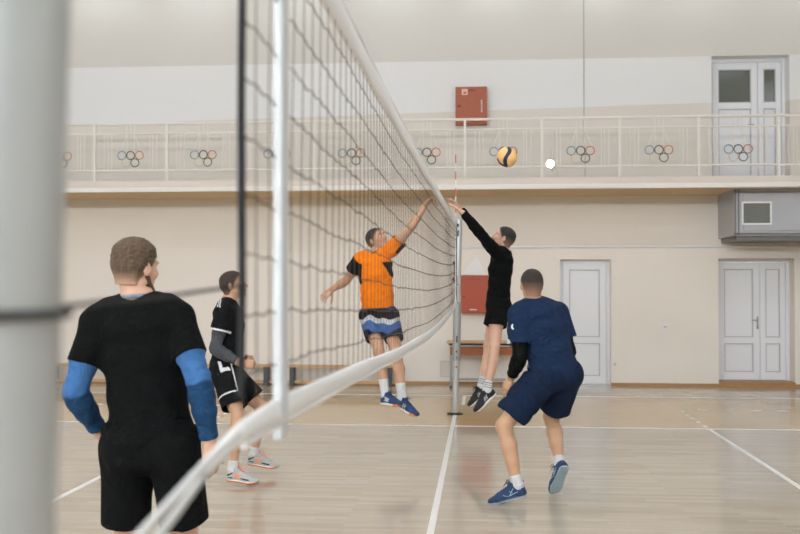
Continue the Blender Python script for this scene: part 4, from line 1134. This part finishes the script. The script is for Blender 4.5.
# ------------------------------------------------------------------ B: far left player in black and white, side view
p = Person(POSES['B'], 1.83, 'person in black kit with white trim and grey arm sleeve, seen side on')
p.toe = dict(L=unit(V3(.96, -.22, -.10)), R=unit(V3(.95, -.26, -.06))); p.sole = dict(L=unit(V3(.10, .10, 1)), R=unit(V3(.06, 0, 1))); p.browm = SK['brow_d']
F = frame(V3(.90, .02, .22), V3(-.18, 0, 1))
p.body(F, SK['skin_b'], dict(L=(V3(.95, -.1, .2), V3(0, -1, .2), (1.0, 1.2, .9), .02, .2), R=(V3(.95, .15, .0), V3(-.1, .9, -.2), (1.0, 1.2, .9), .02, .2)))
p.hair(SK['hair'], (52, 38, 28), (120, 88, 66), top=.014, side=.006, fadez=(-.07, -.01), seed=5)
JB = p.J
def colB(V):
    c = np.tile(lin(18, 19, 20), (len(V), 1)); Wt = lin(225, 225, 225)
    for sd in 'LR':
        S, E = JB['sh' + sd], JB['el' + sd]; ax = unit(E - S); t = (V - S) @ ax; d = np.linalg.norm(V - S - t[:, None] * ax, axis=1)
        c[(d < .105) & (np.abs(t - .52 * np.linalg.norm(E - S) + .008) < .009)] = Wt
        # shoulder strip
        q = (V - S) @ p.fw
        c[(np.abs(q + .052) < .005) & ((V - S) @ p.up > .045)] = Wt
    return c
p.tee(SK['multi'], hem=-.02, sleeve=.52, slr=(.074, .080), colf=colB, seed=21)
def colBs(V):
    c = np.tile(lin(18, 19, 20), (len(V), 1)); Wt = lin(225, 225, 225)
    for sd in 'LR':
        out = p.px * (1 if sd == 'R' else -1); H_, K = JB['hip' + sd], JB['kn' + sd]; ax = unit(K - H_)
        t = (V - H_) @ ax; o = (V - H_) @ out; f = (V - H_) @ unit(p.fw - ax * (p.fw @ ax))
        side = o > .045
        c[side & (f < -.012 + .25 * (t + .10)) & (f > -.062) & (t < .06) & (t > -.12) & ~((f > -.035) & (t < .025))] = Wt
        c[side & (np.abs(f - .045) < .006) & (t > -.02) & (t < .26)] = Wt
        c[side & (np.abs(t - .26) < .006) & (f < .045)] = Wt
    return c
p.shorts(SK['multi'], waist=.16, leg=.78, colf=colBs, seed=9)
p.arm_sleeve('R', SK['grey_knit'], .50, 1.80, seed=4, amp=.0016); p.arm_sleeve('L', SK['grey_knit'], .50, 1.80, seed=6, amp=.0016)
for sd in 'LR': p.sock(sd, SK['sock'], .075); wear_shoe(p, sd, SH_B)

# ------------------------------------------------------------------ C: orange player reaching over the net
p = Person(POSES['C'], 1.82, 'person in orange shirt jumping behind the net with one arm stretched to its top', bulk=1.0)
p.toe = dict(L=unit(V3(.72, -.50, -.30)), R=unit(V3(.70, -.66, -.02))); p.sole = dict(L=unit(V3(.25, -.1, .95)), R=unit(V3(.02, .05, 1))); p.browm = SK['brow_d']
F = frame(V3(.72, -.52, .46), V3(-.42, .10, .9))
p.body(F, SK['skin_b'], dict(R=(V3(-.60, -.20, -.55), V3(.35, .95, -.1), (.25, .35, .3), .16, .5), L=(V3(.50, -.05, .62), V3(.70, -.3, -.5), (.7, .9, .7), .04, .3)))
p.hair(SK['hair'], (30, 25, 22), (150, 116, 96), top=.010, side=.004, fadez=(-.06, .035), seed=6)
JC = p.J; ORG, BLK = lin(238, 124, 8), lin(18, 18, 20)
def colC(V):
    c = np.tile(ORG, (len(V), 1))
    lat = (V - p.spine(.8)) @ p.sx; upc = (V - p.spine(.8)) @ p.up; f = (V - p.spine(.8)) @ p.fw
    for sd, sg in (('L', -1), ('R', 1)):
        S, E = JC['sh' + sd], JC['el' + sd]; ax = unit(E - S); t = (V - S) @ ax; d = np.linalg.norm(V - S - t[:, None] * ax, axis=1)
        l = lat * sg
        if sd == 'R':   # lowered arm: black sleeve with the outer cap, wedge running down the side
            c[(t > -.01) & (d < .13) & (l > .11)] = BLK
        else:           # raised arm: black strip round the arm hole, orange cuff
            c[(t > .02) & (t < .20) & (d < .13) & (l > .09) & (((V - S) @ unit(p.up - ax * (p.up @ ax))) < .035) & (f < .04)] = BLK
        c[(upc < .04) & (upc > -.17) & (l > .105 + .055 * np.clip((.04 - upc) / .21, 0, 1)) & (t < .16)] = BLK
    nk = np.linalg.norm((V - JC['neck']) - ((V - JC['neck']) @ p.up)[:, None] * p.up, axis=1)
    c[(nk < .080) & ((V - JC['neck']) @ p.up > -.04)] = BLK
    c[((V - p.spine(-.01)) @ p.up < .012) & (lat < .02)] = lin(48, 82, 140)
    return c
p.tee(SK['multi'], hem=.13, st=[(.08, .165, .124, 0), (.3, .162, .122, .002), (.45, .160, .120, .004), (.66, .172, .128, .010), (.86, .166, .116, .002), (.97, .112, .084, -.004)], sleeve=.50, slr=(.074, .080), colf=colC, seed=31, amp=.008)
p.collar(SK['black'], .072, dz=.004)
def colCs(V):
    z = (p.spine(.16) - V) @ p.up; x = (V - p.hipc) @ p.px
    bands = [(0, .018, (46, 78, 132)), (.018, .115, (22, 23, 26)), (.115, .165, (186, 188, 190)), (.165, .255, (62, 98, 148)), (.255, .60, (24, 32, 52))]
    c = np.tile(lin(26, 34, 52), (len(V), 1)); zz = z + .02 * np.sin(x * 18 + 1) + .012 * np.sin(x * 40)
    for a, b, col in bands: c[(zz >= a) & (zz < b)] = lin(*col)
    return c
p.shorts(SK['multi'], waist=.16, leg=.64, colf=colCs, seed=12, r0=(.098, .108), r1=(.092, .102), top=(.158, .120), hip=(.164, .124))
for sd in 'LR': p.sock(sd, SK['sock'], .16); wear_shoe(p, sd, SH_C)

# ------------------------------------------------------------------ D: blocker in black, both arms up
p = Person(POSES['D'], 1.82, 'person in black long sleeves and black shorts jumping to block with both arms up', bulk=.97)
p.toe = dict(L=unit(V3(-.70, -.12, -.68)), R=unit(V3(-.74, .02, -.64))); p.sole = dict(L=unit(V3(-.72, -.30, .75)), R=unit(V3(-.66, -.2, .75))); p.browm = SK['brow_d']
F = frame(V3(-.86, .10, .40), V3(.40, 0, .9))
p.body(F, SK['skin'], dict(L=(V3(-.74, .12, .64), V3(-.55, .2, -.75), (.18, .2, .15), .18, .5), R=(V3(-.66, -.25, .68), V3(-.55, -.2, -.75), (.18, .2, .15), .18, .5)))
p.hair(SK['hair'], (34, 27, 23), (160, 124, 104), top=.012, side=.004, fadez=(-.07, .03), seed=8)
p.tee(SK['black'], longs=True, hem=.06, st=[(.0, .158, .124, 0), (.2, .150, .116, 0), (.42, .148, .112, .004), (.66, .164, .124, .012), (.86, .160, .112, .004), (.97, .108, .080, -.004)], seed=41, amp=.004)
p.shorts(SK['black2'], waist=.16, leg=.52, seed=13, r0=(.104, .112), r1=(.096, .108))
for sd in 'LR':
    k = p.sock(sd, SK['sock'], .10)
    A = p.J['an' + sd]; ax = unit(p.J['kn' + sd] - A); x = unit(np.cross(ax, p.fw)); y = np.cross(ax, x)
    for zz in (.030, .052, .074):
        MB().tube([A + ax * zz + (x * math.cos(a) + y * math.sin(a)) * .0430 - p.base for a in np.linspace(0, 2 * math.pi, 20)[:-1]], .0032, 5, closed=True).build('sock_stripe', SK['lace_d'], k)
    wear_shoe(p, sd, SH_D)

# ------------------------------------------------------------------ E: navy player crouching, back to the camera
p = Person(POSES['E'], 1.90, 'person in navy shirt and shorts with black arm sleeves, crouched with back turned', bulk=1.06)
p.bow = -.035
p.toe = dict(L=unit(V3(-.96, .04, -.28)), R=unit(V3(-.30, .42, -.86))); p.sole = dict(L=unit(V3(-.28, .05, .96)), R=unit(V3(-.30, .84, .52))); p.browm = SK['brow_d']
F = frame(V3(-.22, .97, .06), V3(0, -.04, 1))
p.body(F, SK['skin_leg'], dict(L=(V3(-.38, .10, -.92), V3(.75, .6, 0), (.15, .25, .2), .10, .35), R=(V3(-.5, .6, -.6), V3(-.6, -.4, 0), (.4, .4, .3), .08, .35)))
p.hair(SK['hair'], (50, 40, 33), (176, 134, 110), top=.009, side=.004, fadez=(-.07, .04), seed=9)
JE = p.J
def colE(V):
    c = np.tile(lin(27, 45, 74), (len(V), 1)); o = -((V - p.hipc) @ p.px); f = (V - p.hipc) @ p.fw; u = (V - p.hipc) @ p.up
    c[(o > .12) & (np.abs(f - .01 + .0 * u) < .030) & (u > .12) & (u < .44)] = lin(214, 216, 216)
    S, E_ = JE['shL'], JE['elL']; ax = unit(E_ - S); t = (V - S) @ ax; d = np.linalg.norm(V - S - t[:, None] * ax, axis=1)
    c[(d < .098)] = lin(27, 45, 74)
    return c
p.tee(SK['multi'], hem=-.06, st=[(-.10, .188, .150, -.01), (.1, .180, .142, -.006), (.35, .170, .130, -.002), (.62, .180, .132, .004), (.84, .182, .122, .0), (.96, .120, .088, -.006)], sleeve=.66, slr=(.078, .084), colf=colE, seed=51, amp=.011)
S, E_ = JE['shL'], JE['elL']; ax = unit(E_ - S); c = S + ax * .09; o = unit(V3(-.45, -.85, 0)); o = unit(o - ax * (o @ ax)); y = np.cross(ax, o)
MB().tube([c + o * (.089 + .0) + ax * (.022 * math.cos(a_)) + y * (.018 * math.sin(a_)) - p.base for a_ in np.linspace(-.6, 2.6, 8)], [.002, .006, .009, .011, .012, .010, .007, .003], 6).build('sleeve_logo', SK['mk_w'], p.root)
p.shorts(SK['navy2'], waist=.14, leg=.80, seed=14, r0=(.120, .128), r1=(.108, .118), amp=.010)
p.collar(SK['navy2'], .066, dz=.012)
for sd in 'LR': p.arm_sleeve(sd, SK['black_knit'], .45, 1.84, inf=.007, seed=15, amp=.0016)
for sd in 'LR': p.sock(sd, SK['sock'], .075 if sd == 'L' else .05); wear_shoe(p, sd, SH_E)
